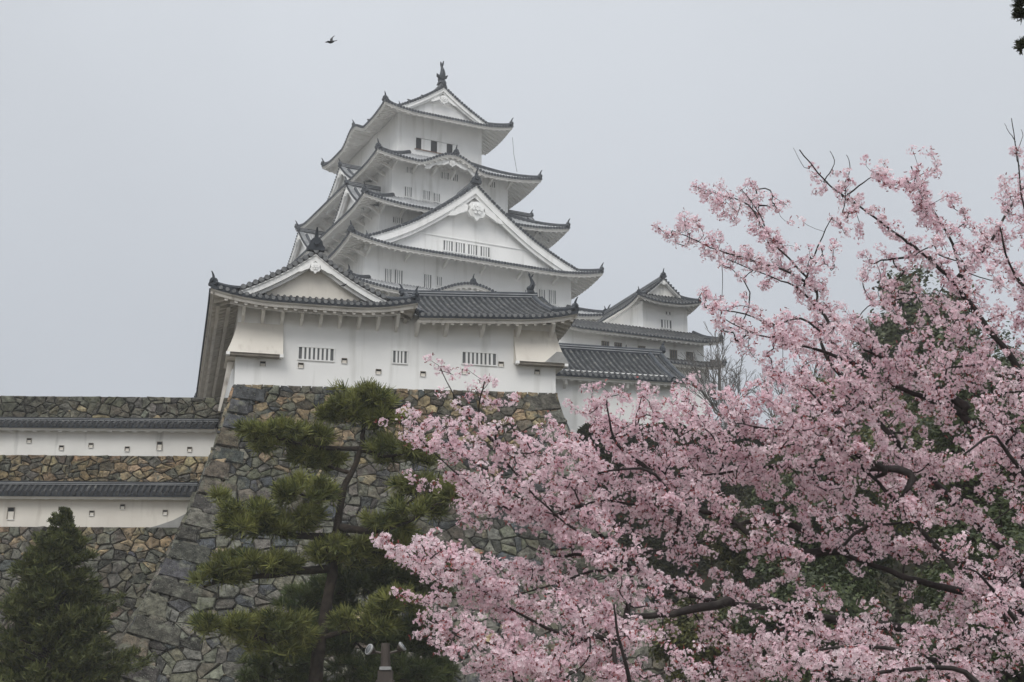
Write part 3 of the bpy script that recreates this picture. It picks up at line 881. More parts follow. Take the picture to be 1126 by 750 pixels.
PINE_LIMBS = [
 [[-5.54,40.0,-0.04,0.34],[-5.44,40.0,2.26,0.2593],[-5.29,40.0,3.44,0.2087],[-5.16,40.0,4.56,0.1707],[-4.92,40.0,6.27,0.1411],[-4.83,40.0,7.42,0.1174],[-4.7,40.0,8.6,0.0982],[-4.48,40.0,9.09,0.0825],[-4.23,40.0,9.81,0.0696],[-4.17,40.0,10.54,0.0589],[-4.14,40.0,11.2,0.05]],
 [[-4.9,40.0,6.47,0.12],[-6.47,39.6,6.25,0.0779],[-7.86,39.2,6.01,0.0551],[-8.13,38.8,5.84,0.04]],
 [[-4.83,40.0,7.34,0.12],[-6.03,39.67,7.34,0.0779],[-7.1,39.33,7.49,0.0551],[-7.54,39.0,7.69,0.04]],
 [[-4.74,40.0,7.59,0.12],[-3.77,39.83,7.47,0.0856],[-2.81,39.65,7.74,0.0652],[-1.94,39.47,8.19,0.0508],[-1.19,39.3,8.36,0.04]],
 [[-3.77,39.8,7.61,0.06],[-2.97,40.0,8.22,0.0408],[-2.36,40.2,8.64,0.03]],
 [[-4.69,40.0,8.48,0.07],[-5.45,39.65,8.34,0.0437],[-5.9,39.3,8.48,0.03]],
 [[-4.48,40.0,9.09,0.06],[-5.32,40.3,9.43,0.0408],[-5.75,40.6,9.75,0.03]],
 [[-4.23,40.0,9.81,0.08],[-5.4,39.87,9.81,0.0544],[-6.66,39.73,10.09,0.0399],[-7.2,39.6,10.17,0.03]],
 [[-4.2,40.0,9.76,0.07],[-3.52,40.2,9.62,0.0437],[-2.78,40.4,9.84,0.03]],
 [[-4.17,40.0,10.54,0.04],[-4.56,40.0,10.8,0.0272],[-4.82,40.0,10.99,0.02]],
 [[-4.17,40.0,10.54,0.04],[-3.65,39.8,10.84,0.0272],[-3.12,39.6,10.89,0.02]],
 [[-5.18,40.0,4.51,0.1],[-6.14,39.53,4.41,0.0698],[-7.76,39.07,4.8,0.0522],[-8.26,38.6,4.76,0.04]],
 [[-5.16,40.0,4.63,0.09],[-4.08,39.5,4.84,0.0574],[-2.96,39.0,5.27,0.04]],
 [[-4.79,40.0,7.59,0.08],[-4.23,40.27,7.13,0.0544],[-3.36,40.53,6.86,0.0399],[-2.36,40.8,6.69,0.03]],
]
PINE_PADS = [
 [-4.14,40.0,11.2,0.93,0.41,150],
 [-4.53,39.7,10.81,0.56,0.36,70],
 [-6.64,39.6,10.06,0.97,0.36,170],
 [-7.16,39.4,10.07,0.46,0.25,50],
 [-3.5,39.6,10.63,0.66,0.33,90],
 [-4.93,40.3,10.74,0.67,0.31,80],
 [-5.46,40.4,9.58,0.78,0.44,150],
 [-3.16,40.4,9.79,0.99,0.44,170],
 [-5.66,39.3,8.48,0.83,0.46,170],
 [-2.36,40.2,8.64,0.93,0.39,160],
 [-1.56,39.3,8.36,0.56,0.3,80],
 [-7.13,39.0,7.69,0.83,0.5,190],
 [-5.9,39.5,7.64,0.81,0.33,120],
 [-7.82,39.0,8.23,0.25,0.15,20],
 [-6.78,39.2,6.44,1.14,0.35,190],
 [-7.78,38.8,6.06,0.7,0.25,80],
 [-4.61,40.4,6.89,1.17,0.39,170],
 [-3.11,40.6,6.92,1.1,0.47,170],
 [-7.71,38.8,4.75,0.9,0.27,140],
 [-6.15,39.2,4.81,1.01,0.43,170],
 [-6.32,39.2,4.29,1.01,0.35,110],
 [-3.94,39.2,5.0,0.91,0.45,120],
 [-2.96,39.0,5.39,0.85,0.4,120],
 [-5.12,39.4,6.88,0.61,0.25,50],
 [-3.32,39.8,7.64,0.77,0.23,70],
 [-2.61,39.5,7.96,0.71,0.25,80],
 [-6.46,39.2,7.35,0.56,0.23,60],
 [-5.53,39.8,10.11,0.46,0.2,40],
]
DENSE_PINE_PADS = [
 [-3.57,43.0,7.5,1.25,0.55,120],
 [-4.35,43.0,6.44,1.52,0.61,170],
 [-2.88,43.0,6.44,1.25,0.69,170],
 [-5.73,43.5,5.96,1.26,0.62,140],
 [-6.57,42.5,3.93,1.23,0.68,140],
 [-4.53,42.6,4.83,1.65,0.82,220],
 [-2.72,43.0,4.86,1.05,0.83,190],
 [-3.66,42.0,3.78,1.89,0.68,230],
 [-5.69,42.0,3.03,1.89,0.68,120],
 [-2.44,43.0,3.7,0.83,0.61,100],
 [-4.14,42.0,2.29,2.43,0.81,150],
]
CHERRY_SPRAYS = [  # x, y, z, fullness
 [2.94,16.74,8.45,1],[3.32,12.96,6.9,3],[3.88,14.05,7.35,2],[4.18,14.08,7.36,6],[4.49,14.17,7.4,2],[5.24,14.69,7.6,1],
 [5.4,14.31,7.45,3],[2.17,16.1,7.84,6],[2.44,15.78,7.71,7],[3.0,17.18,8.25,8],[3.13,16.08,7.83,5],[3.0,13.95,7.01,2],
 [3.24,13.78,6.94,2],[3.48,13.64,6.89,4],[3.73,13.56,6.85,5],[4.2,14.25,7.12,7],[4.6,14.6,7.26,5],[4.9,14.64,7.27,3],
 [5.47,15.4,7.57,6],[5.56,14.82,7.34,6],[1.87,16.35,7.59,5],[2.26,16.84,7.77,6],[2.53,16.4,7.61,6],[2.75,15.81,7.39,5],
 [3.08,15.9,7.42,5],[3.41,15.94,7.44,5],[3.79,16.22,7.54,3],[3.56,14.04,6.74,2],[3.81,13.95,6.71,4],[4.25,14.49,6.91,6],
 [4.45,14.2,6.8,6],[4.88,14.65,6.96,6],[5.33,15.09,7.13,7],[5.51,14.77,7.01,7],[2.17,16.3,7.23,3],[2.51,16.42,7.26,5],
 [2.62,15.13,6.82,6],[3.15,16.33,7.23,7],[3.29,15.5,6.95,7],[3.53,15.18,6.84,2],[3.63,14.4,6.57,2],[3.96,14.57,6.63,2],
 [4.15,14.21,6.51,6],[4.34,13.93,6.41,6],[4.89,14.77,6.7,6],[5.07,14.43,6.58,7],[5.51,14.85,6.72,6],[2.34,15.37,6.58,3],
 [2.76,16.06,6.81,3],[3.15,16.41,6.92,4],[3.34,15.81,6.73,5],[3.58,15.5,6.63,5],[3.75,14.97,6.45,4],[3.93,14.53,6.31,3],
 [4.14,14.25,6.22,3],[4.4,14.2,6.2,5],[4.83,14.64,6.35,7],[4.72,13.52,5.98,4],[5.41,14.67,6.36,6],[2.21,14.61,6.04,3],
 [2.36,13.78,5.79,5],[2.74,14.38,5.97,4],[3.1,14.73,6.07,8],[3.68,16.03,6.47,8],[3.66,14.68,6.06,8],[3.81,14.17,5.9,7],
 [4.23,14.64,6.05,6],[4.59,14.89,6.12,6],[4.51,13.75,5.78,6],[4.98,14.33,5.95,6],[5.37,14.63,6.04,7],[2.17,14.4,5.68,3],
 [2.59,15.23,5.91,7],[2.7,14.24,5.63,8],[3.1,14.84,5.81,9],[3.28,14.36,5.67,9],[3.74,15.06,5.87,9],[3.91,14.62,5.74,7],
 [4.18,14.54,5.72,6],[4.24,13.84,5.52,7],[4.89,14.99,5.85,6],[5.11,14.79,5.79,8],[5.42,14.86,5.81,8],[-0.58,13.22,5.08,2],
 [-0.32,12.95,5.01,2],[2.45,14.49,5.41,2],[2.67,14.13,5.32,7],[2.9,13.96,5.27,9],[3.59,15.8,5.76,9],[3.47,14.05,5.3,9],
 [3.84,14.43,5.4,9],[4.16,14.58,5.44,8],[4.45,14.59,5.44,8],[4.71,14.52,5.42,8],[4.81,13.99,5.28,7],[5.08,13.98,5.28,6],
 [-0.56,12.83,4.72,3],[-0.32,13.29,4.83,3],[-0.07,13.16,4.8,1],[0.73,13.83,4.96,1],[0.98,13.63,4.92,3],[1.27,13.87,4.97,2],
 [1.51,13.69,4.93,3],[1.87,14.42,5.11,4],[2.04,13.71,4.93,6],[2.32,13.79,4.95,8],[2.57,13.71,4.94,9],[2.89,13.95,4.99,9],
 [3.18,14.03,5.01,9],[3.97,16.15,5.53,9],[4.05,15.3,5.32,9],[4.32,15.21,5.3,9],[4.26,14.04,5.02,9],[4.7,14.57,5.14,6],
 [4.57,13.38,4.85,7],[5.24,14.5,5.13,7],[-1.02,12.46,4.39,2],[-0.86,13.69,4.66,4],[-0.59,13.51,4.62,2],[-0.3,12.46,4.38,3],
 [-0.06,12.65,4.43,2],[0.18,12.73,4.45,3],[0.46,13.77,4.68,5],[0.73,14.0,4.73,7],[1.04,14.5,4.84,9],[1.25,13.74,4.67,9],
 [1.55,14.11,4.75,9],[1.86,14.4,4.82,9],[2.16,14.57,4.86,9],[2.35,14.01,4.73,9],[2.66,14.26,4.79,9],[2.77,13.47,4.61,9],
 [3.11,13.83,4.69,9],[3.52,14.41,4.82,9],[4.19,15.92,5.16,9],[4.31,15.24,5.01,7],[4.43,14.68,4.88,6],[4.7,14.65,4.87,8],
 [4.7,13.83,4.69,9],[5.05,14.06,4.74,8],[-0.81,12.97,4.25,5],[-0.59,13.53,4.36,6],[-0.34,14.01,4.46,5],[-0.07,12.96,4.24,5],
 [0.18,12.89,4.23,6],[0.43,13.0,4.25,6],[0.69,13.24,4.3,9],[1.0,13.99,4.45,9],[1.28,14.14,4.48,9],[1.53,13.95,4.45,9],
 [1.88,14.62,4.58,9],[2.14,14.48,4.55,9],[2.38,14.28,4.51,9],[2.53,13.65,4.38,9],[2.83,13.84,4.42,9],[3.13,13.97,4.45,9],
 [3.34,13.73,4.4,8],[3.84,14.66,4.59,8],[4.19,14.9,4.64,8],[4.32,14.41,4.54,8],[4.3,13.46,4.35,8],[4.62,13.66,4.39,9],
 [4.91,13.73,4.4,5],[-0.85,13.63,4.12,2],[-0.59,13.61,4.11,8],[-0.34,14.03,4.19,8],[-0.06,12.65,3.94,7],[0.19,13.59,4.11,8],
 [0.44,13.27,4.05,9],[0.71,13.68,4.13,9],[0.99,14.01,4.19,9],[1.27,14.18,4.22,9],[1.56,14.3,4.24,9],[1.86,14.58,4.29,9],
 [2.22,15.11,4.39,9],[2.39,14.42,4.26,9],[2.67,14.44,4.27,8],[3.0,14.71,4.32,7],[3.16,14.17,4.22,8],[3.62,14.97,4.36,9],
 [3.78,14.51,4.28,9],[4.29,15.35,4.44,9],[4.51,15.09,4.39,9],[4.51,14.2,4.22,9],[4.73,14.06,4.2,8],[5.07,14.25,4.23,5],
 [-0.32,13.27,3.8,6],[-0.07,13.67,3.86,8],[0.19,13.53,3.84,9],[0.46,14.05,3.93,9],[0.7,13.5,3.83,9],[1.02,14.41,3.99,9],
 [1.24,13.9,3.9,8],[1.49,13.72,3.87,7],[1.77,13.92,3.91,7],[2.04,13.95,3.91,7],[2.39,14.48,4.0,6],[2.74,14.89,4.07,5],
 [2.96,14.61,4.02,8],[3.28,14.8,4.05,8],[3.62,15.05,4.09,8],[3.73,14.39,3.98,8],[4.01,14.42,3.99,8],[4.44,14.95,4.07,8],
 [4.62,14.62,4.02,6],[5.05,15.09,4.1,5],[4.74,13.39,3.82,3],[-0.77,12.61,3.45,1],[-0.53,12.54,3.44,2],[-0.33,13.71,3.61,3],
 [-0.07,13.58,3.59,2],[0.18,13.4,3.57,8],[0.44,13.55,3.59,8],[0.68,13.21,3.54,7],[0.94,13.4,3.56,6],[1.25,14.07,3.66,5],
 [1.51,14.04,3.66,5],[1.79,14.15,3.68,3],[2.04,14.07,3.66,2],[2.36,14.36,3.71,5],[2.52,13.78,3.62,6],[2.94,14.55,3.73,7],
 [3.14,14.23,3.69,8],[3.6,15.03,3.8,7],[3.88,15.02,3.8,7],[3.8,13.74,3.62,5],[4.32,14.6,3.74,3],[4.67,14.86,3.78,2],
 [4.86,14.58,3.74,4],[5.08,14.43,3.72,4],[-0.97,12.14,3.15,6],[-0.72,11.74,3.1,7],[-0.52,12.38,3.18,8],[-0.3,12.55,3.21,7],
 [-0.07,13.26,3.3,4],[0.18,13.34,3.31,5],[0.45,13.94,3.38,6],[0.71,13.86,3.37,6],[0.92,13.13,3.28,5],[1.2,13.57,3.34,3],
 [1.51,14.06,3.4,3],[1.76,14.0,3.39,4],[2.16,14.96,3.51,2],[2.37,14.51,3.46,5],[2.57,14.15,3.41,6],[2.87,14.29,3.43,6],
 [3.21,14.62,3.47,5],[3.69,15.51,3.58,3],[3.77,14.68,3.48,4],[4.06,14.72,3.48,5],[4.27,14.53,3.46,3],[4.0,12.78,3.24,5],
 [4.77,14.38,3.44,6],[4.98,14.21,3.42,6],[-0.77,12.64,2.98,4],[-0.53,12.6,2.98,8],[-0.3,12.89,3.01,9],[-0.06,12.6,2.98,8],
 [0.19,14.03,3.13,7],[0.43,13.46,3.07,6],[0.69,13.55,3.08,7],[0.92,13.21,3.04,6],[1.17,13.34,3.06,6],[1.49,14.01,3.13,6],
 [1.79,14.26,3.16,5],[2.05,14.26,3.16,4],[2.36,14.54,3.19,6],[2.63,14.54,3.19,7],[2.87,14.39,3.17,7],[3.23,14.82,3.22,3],
 [3.53,14.9,3.23,1],[3.76,14.72,3.21,2],[4.12,15.04,3.25,2],[4.46,15.23,3.27,4],[4.48,14.39,3.17,7],[4.3,13.03,3.02,8],
 [5.08,14.58,3.19,7],[-0.78,12.95,2.78,2],[-0.51,12.25,2.71,2],[-0.29,12.58,2.74,5],[-0.06,12.89,2.77,7],[0.18,13.5,2.83,8],
 [0.4,12.53,2.74,8],[0.67,13.2,2.8,9],[0.89,12.9,2.77,7],[1.16,13.19,2.8,4],[1.51,14.21,2.89,3],[1.75,14.03,2.88,5],
 [1.98,13.81,2.86,6],[2.3,14.22,2.89,6],[2.47,13.74,2.85,6],[2.82,14.19,2.89,7],[3.27,15.05,2.97,5],[3.31,14.04,2.88,6],
 [3.81,15.01,2.97,5],[3.99,14.62,2.93,6],[4.4,15.1,2.97,7],[4.57,14.75,2.94,8],[3.97,12.1,2.7,8],[4.63,13.37,2.82,8],
 [-0.74,12.37,2.5,3],[-0.5,11.94,2.47,6],[-0.28,11.99,2.47,7],[-0.06,12.7,2.53,5],[0.17,12.57,2.52,7],[0.39,12.38,2.5,8],
 [0.64,12.77,2.53,9],[0.9,13.11,2.55,9],[1.09,12.56,2.52,6],[1.46,13.85,2.61,2],[1.78,14.37,2.65,2],[1.99,14.0,2.62,5],
 [2.21,13.76,2.6,8],[2.43,13.58,2.59,8],[2.67,13.49,2.58,7],[2.95,13.68,2.6,8],[3.2,13.64,2.59,9],[3.55,14.04,2.62,9],
 [3.79,13.97,2.62,8],[4.19,14.45,2.65,8],[4.43,14.36,2.65,8],[4.54,13.89,2.61,7],[4.23,12.26,2.49,6],[-0.28,11.89,2.25,5],
 [-0.06,12.26,2.27,7],[0.16,12.18,2.27,8],[0.39,12.32,2.28,8],[0.66,13.11,2.32,9],[0.87,12.67,2.29,8],[1.17,13.43,2.34,8],
 [1.33,12.69,2.3,5],[1.61,13.07,2.32,7],[2.01,14.22,2.38,8],[2.23,13.93,2.36,8],[2.28,12.78,2.3,7],[2.58,13.1,2.32,5],
 [2.67,12.41,2.28,8],[2.72,11.66,2.24,9],[3.29,13.09,2.32,9],[3.45,12.79,2.3,8],[3.99,13.84,2.36,7],[4.06,13.24,2.33,8],
 [4.43,13.64,2.35,6],[4.75,13.83,2.36,5],
]

# ------------------------------------------------------------------ the setting
def sheet_obj(name, pts, faces, mat):
    me = bpy.data.meshes.new(name)
    me.from_pydata(pts, [], faces)
    me.materials.append(M[mat])
    me.update()
    o = bpy.data.objects.new(name, me)
    COL.objects.link(o)
    o['kind'] = 'structure'
    return o

sheet_obj('ground', [(-900, -900, 0), (900, -900, 0), (900, 900, 0), (-900, 900, 0)], [(0, 1, 2, 3)], 'ground')

def smooth01(t):
    t = max(0.0, min(1.0, t))
    return t * t * (3 - 2 * t)

def hill_z(x, y):
    """castle hill: a table behind the walls, rising under the keep, and a wooded slope on the right"""
    hx = (1 - smooth01((abs(x + 2) - 45) / 50))
    table = 16.2 * smooth01((y - 66) / 2.2) + 9.0 * smooth01((y - 92) / 26)
    left = hx * (1 - smooth01((y - 190) / 60))
    z = table * left
    if x > 5.5:
        k = smooth01((x - 5.5) / 7)
        slope = 15.5 * smooth01((y - 36 - .25 * (x - 6)) / 34) * (1 - smooth01((x - 60) / 40)) * (1 - smooth01((y - 190) / 60))
        z = max(z, slope * k)
    return z - .05 + .25 * math.sin(x * .7 + 1.3 * math.sin(y * .31)) * math.sin(y * .53) * min(1, z / 6)

hp, hf = [], []
hx_ = [-110 + 3.0 * i for i in range(75)]
hy_ = [34 + 1.6 * j for j in range(20)] + [65.6 + .25 * j for j in range(13)] + [69 + 1.6 * j for j in range(29)] + [116 + 6 * j for j in range(26)]
for yy in hy_:
    for xx in hx_:
        hp.append((xx, yy, hill_z(xx, yy)))
n_ = len(hx_)
for j in range(len(hy_) - 1):
    for i in range(n_ - 1):
        hf.append((j * n_ + i, j * n_ + i + 1, (j + 1) * n_ + i + 1, (j + 1) * n_ + i))
hill = sheet_obj('hill', hp, hf, 'slope')
hill.data.polygons.foreach_set('use_smooth', [True] * len(hf))

# ------------------------------------------------------------------ stone walls
rs = random.Random(5)

def base_off(h):
    h = max(h, 0)
    return .22 * h + .0115 * h * h

yu, yv_ = rot2(13.5)
YO = Vector((-11.79, 60, 16.7))
YW = 14.18
def base_tones(x, h):
    if h < 2.6: return {'tan': 4, 'ochre': 2.2, 'grey': 2.2, 'slate': 1.6, 'olive': 1, 'brown': 1.4}
    if h < 4.2: return {'tan': 1, 'grey': 4, 'olive': 3, 'slate': 1.4, 'brown': .7, 'dark': 1.5, 'pale': .6}
    return {'grey': 4, 'olive': 3.2, 'slate': 1.2, 'brown': .6, 'dark': 2.2, 'pale': .8, 'tan': .25}

base = empty('stone_wall', (YO.x, YO.y, 0), 'tall curved stone rampart with tan top courses, under the long white turret behind the pine', 'stone wall')
def to_local(root, fc):
    inv = (Matrix.Translation(root.location) @ Matrix.Rotation(root.rotation_euler.z, 4, 'Z')).inverted()
    fc.V = [tuple(inv @ Vector(v)) for v in fc.V]

def wall_face(root, name, O, a, n, off, x0f, x1f, H, cw, ch, tones, rise=0.0, size_fn=None):
    fc = StoneFace(O, a, n, off, rise)
    fc.backing(x0f, x1f, H)
    fill_face(fc, x0f, x1f, H, cw, ch, rs, tones, size_fn)
    to_local(root, fc)
    return fc.build(name, root)

grow = lambda h: .88 + .035 * h
wall_face(base, 'front_face', YO, yu, -yv_, base_off, lambda h: -base_off(h), lambda h: YW + base_off(h), 16.7, .60, .42, base_tones, .03, grow)
wall_face(base, 'side_face', YO, yv_, -yu, base_off, lambda h: -base_off(h), lambda h: 19.0, 16.7, 1.0, .7, base_tones)
wall_face(base, 'side_face', YO + yu * YW + Vector((0, 0, .42)), yv_, yu, base_off, lambda h: -base_off(h), lambda h: 14.0, 17.1, 1.0, .7, base_tones)

def corner_blocks(root, O, a, n, off, H, rnd, seed_tones, sgn=1, edge=0.0):
    """long corner stones, laid header and stretcher in turn, dipping inwards as the wall flares"""
    h, k = 0.02, 0
    while h < H - .8:
        hh = rnd.uniform(.52, .78) + .012 * h
        ln = (rnd.uniform(1.2, 1.75) if k % 2 == 0 else rnd.uniform(.65, .95)) * (1 + .012 * h)
        slope = (off(h + .3) - off(h)) / .3
        tl = min(.42, slope * .75)
        h1 = h + hh
        fc = StoneFace(O, a, n, off)
        e0, e1 = off(h), off(h1)
        if sgn > 0:
            poly = [(-e0, h), (-e0 + ln, h + tl * ln), (-e0 + ln - .05, h1 + tl * ln - .02), (-e1 + .0, h1)]
        else:
            poly = [(edge + e0, h), (edge + e1, h1), (edge + e0 - ln + .05, h1 + tl * ln - .02), (edge + e0 - ln, h + tl * ln)]
        fc.stone(poly, pick_tone(rnd, seed_tones(h)), rnd, deep=.55, proud=.12, gap=.016, bev=.06, tilt=.05)
        to_local(root, fc)
        fc.build('corner_stone', root)
        h = h1
        k += 1
corner_blocks(base, YO, yu, -yv_, base_off, 15.5, rs, lambda h: {'slate': 2.2, 'grey': 1.2, 'dark': 2.6, 'brown': 1.0 if h > 4 else .3, 'olive': .9})
corner_blocks(base, YO + Vector((0, 0, .42)), yu, -yv_, base_off, 12, rs, lambda h: {'pale': 2, 'grey': 2, 'slate': 1}, -1, YW)

lu, lv = rot2(2.0)
LO = Vector((-20, 62, 0))
def lw(x, y, z):
    return LO + lu * x + lv * y + Vector((0, 0, z))
def low_tones(x, h):
    if h < 1.1: return {'tan': 3, 'ochre': 1.6, 'grey': 2.5, 'olive': 1, 'brown': 1}
    return {'grey': 3.5, 'olive': 3, 'brown': 1.5, 'tan': .8, 'slate': 1, 'dark': 1.5}
low_off = lambda h: .12 * max(h, 0) + .010 * max(h, 0) ** 2
w1 = empty('stone_wall', lw(-8, -.1, 0), 'grey rubble stone wall below the lower white plaster wall, behind the dark conifer', 'stone wall')
wall_face(w1, 'front_face', lw(0, -.12, 10.9), lu, -lv, low_off, lambda h: -22, lambda h: 9.0, 10.9, .58, .40, low_tones)
w2 = empty('stone_wall', lw(-8, 1.9, 10.8), 'ochre rubble band between the two white plaster walls on the left', 'stone wall')
wall_face(w2, 'front_face', lw(0, 1.88, 14.4), lu, -lv, lambda h: .1 * h, lambda h: -22, lambda h: 7.2, 3.6, .52, .34, lambda x, h: {'tan': 3.6, 'ochre': 2.2, 'grey': 2, 'brown': 1.4, 'olive': 1.2})
w3 = empty('stone_wall', lw(-8, 4, 14.3), 'highest grey stone wall on the left, against the sky above the upper plaster wall', 'stone wall')
wall_face(w3, 'front_face', lw(0, 4, 17.62), lu, -lv, lambda h: .1 * h, lambda h: -24, lambda h: 6.9, 3.4, .54, .38, lambda x, h: {'olive': 4, 'grey': 3, 'pale': 1.6, 'tan': .6, 'dark': 1})
def terrace(x0, x1, y0, y1, z):
    c = [lw(x0, y0, z), lw(x1, y0, z), lw(x1, y1, z), lw(x0, y1, z)]
    sheet_obj('terrace', [tuple(q) for q in c], [(0, 1, 2, 3)], 'ground')
terrace(-24, 7.2, -.05, 2.1, 10.8)
terrace(-24, 6.9, 1.95, 4.2, 14.32)
terrace(-26, 6.6, 4.05, 14, 17.5)

# ------------------------------------------------------------------ plaster walls with tiled copings
def plaster_wall(cx, y, x0, x1, zb, ze, zr, label, holes, mat, slots):
    root = empty('plaster_wall', lw((x0 + x1) / 2, y, zb), label, 'plaster wall', R(2.0))
    L_ = (x1 - x0) / 2
    ctr = 0.0
    body = MB()
    body.box(-L_, L_, 0, .34, -.15, ze - zb + .1, mat)
    body.build('wall', root)
    Tr = lambda x, y_, z: (-y_, .17 + x, z - zb)
    r = Roof(Tr, .64, L_, ze, .95, .0, 0, 1, g=('open', 'open'), ov=.42, sp=.26, sides='LR', rr=.075, style='coping', fascia=.22)
    r.H = lambda d: ze + .08 + (zr - ze - .26) * (d / .64)
    mb = MB(Tr)
    r.sheet(mb, 3); r.ribs(mb, 3)
    ro = mb.build('roof', root)
    e = MB(Tr)
    r.eave(e, True, .55)
    e.build('eave', ro)
    straight_ridge(ro, Tr, [(0, -L_ - .05, zr - .2), (0, 0, zr - .2), (0, L_ + .05, zr - .2)], .24, .24, 'tile_pan')
    for k, (hx, hz) in enumerate(holes):
        w_, h_ = slots.get(k, (.17, .19))
        loophole(root, IDT, hx - (x0 + x1) / 2, hz - zb, -.002, w_, h_)
    return root
plaster_wall(0, 2.0, -22, 6.75, 14.45, 15.62, 16.22, 'upper white plaster wall with grey streaks and a dark tiled coping', [(-1.56, 15.07), (-.1, 14.75), (1.2, 14.87), (2.82, 14.72), (4.25, 14.87), (5.6, 14.72)], 'plaster_old', {4: (.2, .36)})
pw2 = plaster_wall(0, 0, -22, 6.35, 10.9, 12.2, 12.95, 'lower white plaster wall with square loopholes above the dark conifer', [(-1.45, 11.47), (.66, 11.66), (1.98, 11.5), (3.27, 11.78), (5.1, 11.55)], 'plaster_cream', {0: (.26, .5)})
# rounded grey mortar where the lower wall meets the rampart
mb = MB()
pts = [(12.05, -.08), (12.7, .1), (13.3, .32), (13.85, .62), (14.2, .86), (14.7, .9), (14.7, -.08)]
mb.prism(pts, -.07, .2, 'stain')
mb.build('mortar_patch', pw2)

# ------------------------------------------------------------------ corner turret on the rampart
tur = empty('corner_turret', (-11.79, 60, 16.7), 'long white turret with dark tiled gable roof on the rampart, nearest of the castle buildings', 'turret', R(13.5))
Z = -16.7
def TT(x, y, z): return (x, y, z + Z)
mb = MB(TT)
out = [(0, 0), (14.14, 0), (14.14, 7), (7.2, 7), (7.2, 18.6), (0, 18.6)]
mb.hull([(x, y, 16.62 + .03 * max(0, x)) for x, y in out], [(x, y, 20.3) for x, y in out], 'plaster')
mb.build('wall', tur)

# left block: gable to the front
cx, cy, a_, b_ = 3.18, 9.25, 4.43, 10.55
Tl = lambda x, y, z: TT(x + cx, y + cy, z)
rl = Roof(Tl, a_, b_, 20.22, .35, .05, .40, 3.0, g=(1.3, 1.3), ve=.42, ov=1.28, sp=.275, rr=.072, style='yagura', fascia=.34)
rl.beams = ((.30, .44), (.74, .9))
ro = make_roof(tur, rl, raf=.42, hip=(.26, .30), orn=.62, eave_mat='eave_shaded')
zt = lambda x: rl.zf('R', -(b_ - 1.3), a_ - abs(x))
gable(Tl, tur, a_ - 1.3, zt, lambda x: rl.H(1.3) - .05, -(b_ - 1.3), -(b_ - 1.3 + .42), .31, sp=.275, r=.105, pend=.50, disc='tile_disc', rib='tile_rib', wallmat='plaster_cream', tile_d=.38, foot=.05)
zr = rl.H(a_)
straight_ridge(ro, Tl, [(0, -(b_ - .95), zr - .05), (0, 0, zr - .05), (0, b_ - .95, zr - .05)], .36, .5)
for sx in (-1, 1):
    straight_ridge(ro, Tl, [(sx * (a_ - d), -(b_ - 1.3 + .02), rl.zf('R', -(b_ - 1.3), d)) for d in (1.05, 1.8, 2.6, 3.4, 4.3)], .22, .26, 'tile_end', 'verge_ridge')
onigawara(Tl, (0, -(b_ - .9), zr + .05), 0, -1, 1.05, parent=ro)

# right block: ridge along the wall, gable to the right
cx2, cy2, a2, b2 = 11.3, 3.5, 4.6, 3.6
Tr_ = lambda x, y, z: TT(cx2 - y, cy2 + x, z + .055 * (-y))
rr_ = Roof(Tr_, a2, b2, 20.2, .40, .02, .30, 2.6, g=(.95, 'open'), ve=.4, ov=1.08, sp=.275, rr=.072, style='yagura', sides='FLR', fascia=.32)
ro2 = make_roof(tur, rr_, raf=.42, hip=(.26, .30), orn=.62, eave_mat='eave_shaded')
zt2 = lambda x: rr_.zf('R', -(b2 - .95), a2 - abs(x))
gable(Tr_, tur, a2 - .95, zt2, lambda x: rr_.H(.95) - .05, -(b2 - .95), -(b2 - .55), .22, sp=.275, r=.085, pend=.4, disc='tile_disc', rib='tile_rib', tile_d=.35)
zr2 = rr_.H(a2)
straight_ridge(ro2, Tr_, [(0, -(b2 - .7), zr2 - .05), (0, 0, zr2 - .05), (0, b2 + .02, zr2 - .05)], .34, .42)
shachihoko(Tr_, (0, -(b2 - 1.0), zr2 + .28), 0, -1, .52, ro2)
straight_ridge(ro2, Tr_, [(-(a2 - d), -(b2 - .9), rr_.zf('L', b2 - .95, d)) for d in (.8, 1.8, 2.8, 3.6, 4.45)], .22, .26, 'tile_end', 'verge_ridge')
straight_ridge(ro2, Tr_, [(-(a2 - d), b2 - .1, rr_.zf('L', -b2 + .1, d)) for d in (.02, 1.0, 2.0, 3.0, 3.8, 4.55)], .24, .26, 'tile_end', 'verge_ridge')
onigawara(Tr_, (0, b2 + .05, zr2 + .02), 0, 1, .6, parent=ro2)
mb = MB(Tr_)
xs = [-a2 + 1.1 + (2 * a2 - 2.2) * k / 16 for k in range(17)]
mb.grid([[(x, b2 - .12, 20.0), (x, b2 - .12, rr_.H(a2 - abs(x)) - .1)] for x in xs], 'plaster')
mb.build('gable_wall', tur)

for x in [.2 + .83 * k for k in range(9)]:
    mb = MB(TT)
    mb.hull([(x - .065, 0, 19.45), (x + .065, 0, 19.45), (x + .065, .01, 20.1), (x - .065, .01, 20.1)],
            [(x - .065, -.5, 19.62), (x + .065, -.5, 19.62), (x + .065, -.95, 20.04), (x - .065, -.95, 20.04)], 'plaster_eave')
    mb.build('bracket', tur)
for x in (7.75, 9.05, 10.7, 12.35, 13.9):
    mb = MB(TT)
    dz = .05 * (x - 10.5)
    mb.hull([(x - .075, 0, 19.45 + dz), (x + .075, 0, 19.45 + dz), (x + .075, .01, 20.05 + dz), (x - .075, .01, 20.05 + dz)],
            [(x - .075, -.4, 19.6 + dz), (x + .075, -.4, 19.6 + dz), (x + .075, -.85, 19.98 + dz), (x - .075, -.85, 19.98 + dz)], 'plaster_eave')
    mb.build('bracket', tur)
window(tur, TT, 2.65, 4.15, 17.97, 18.5, 0, 7, lip=.05, barw=.1, proud=.07)
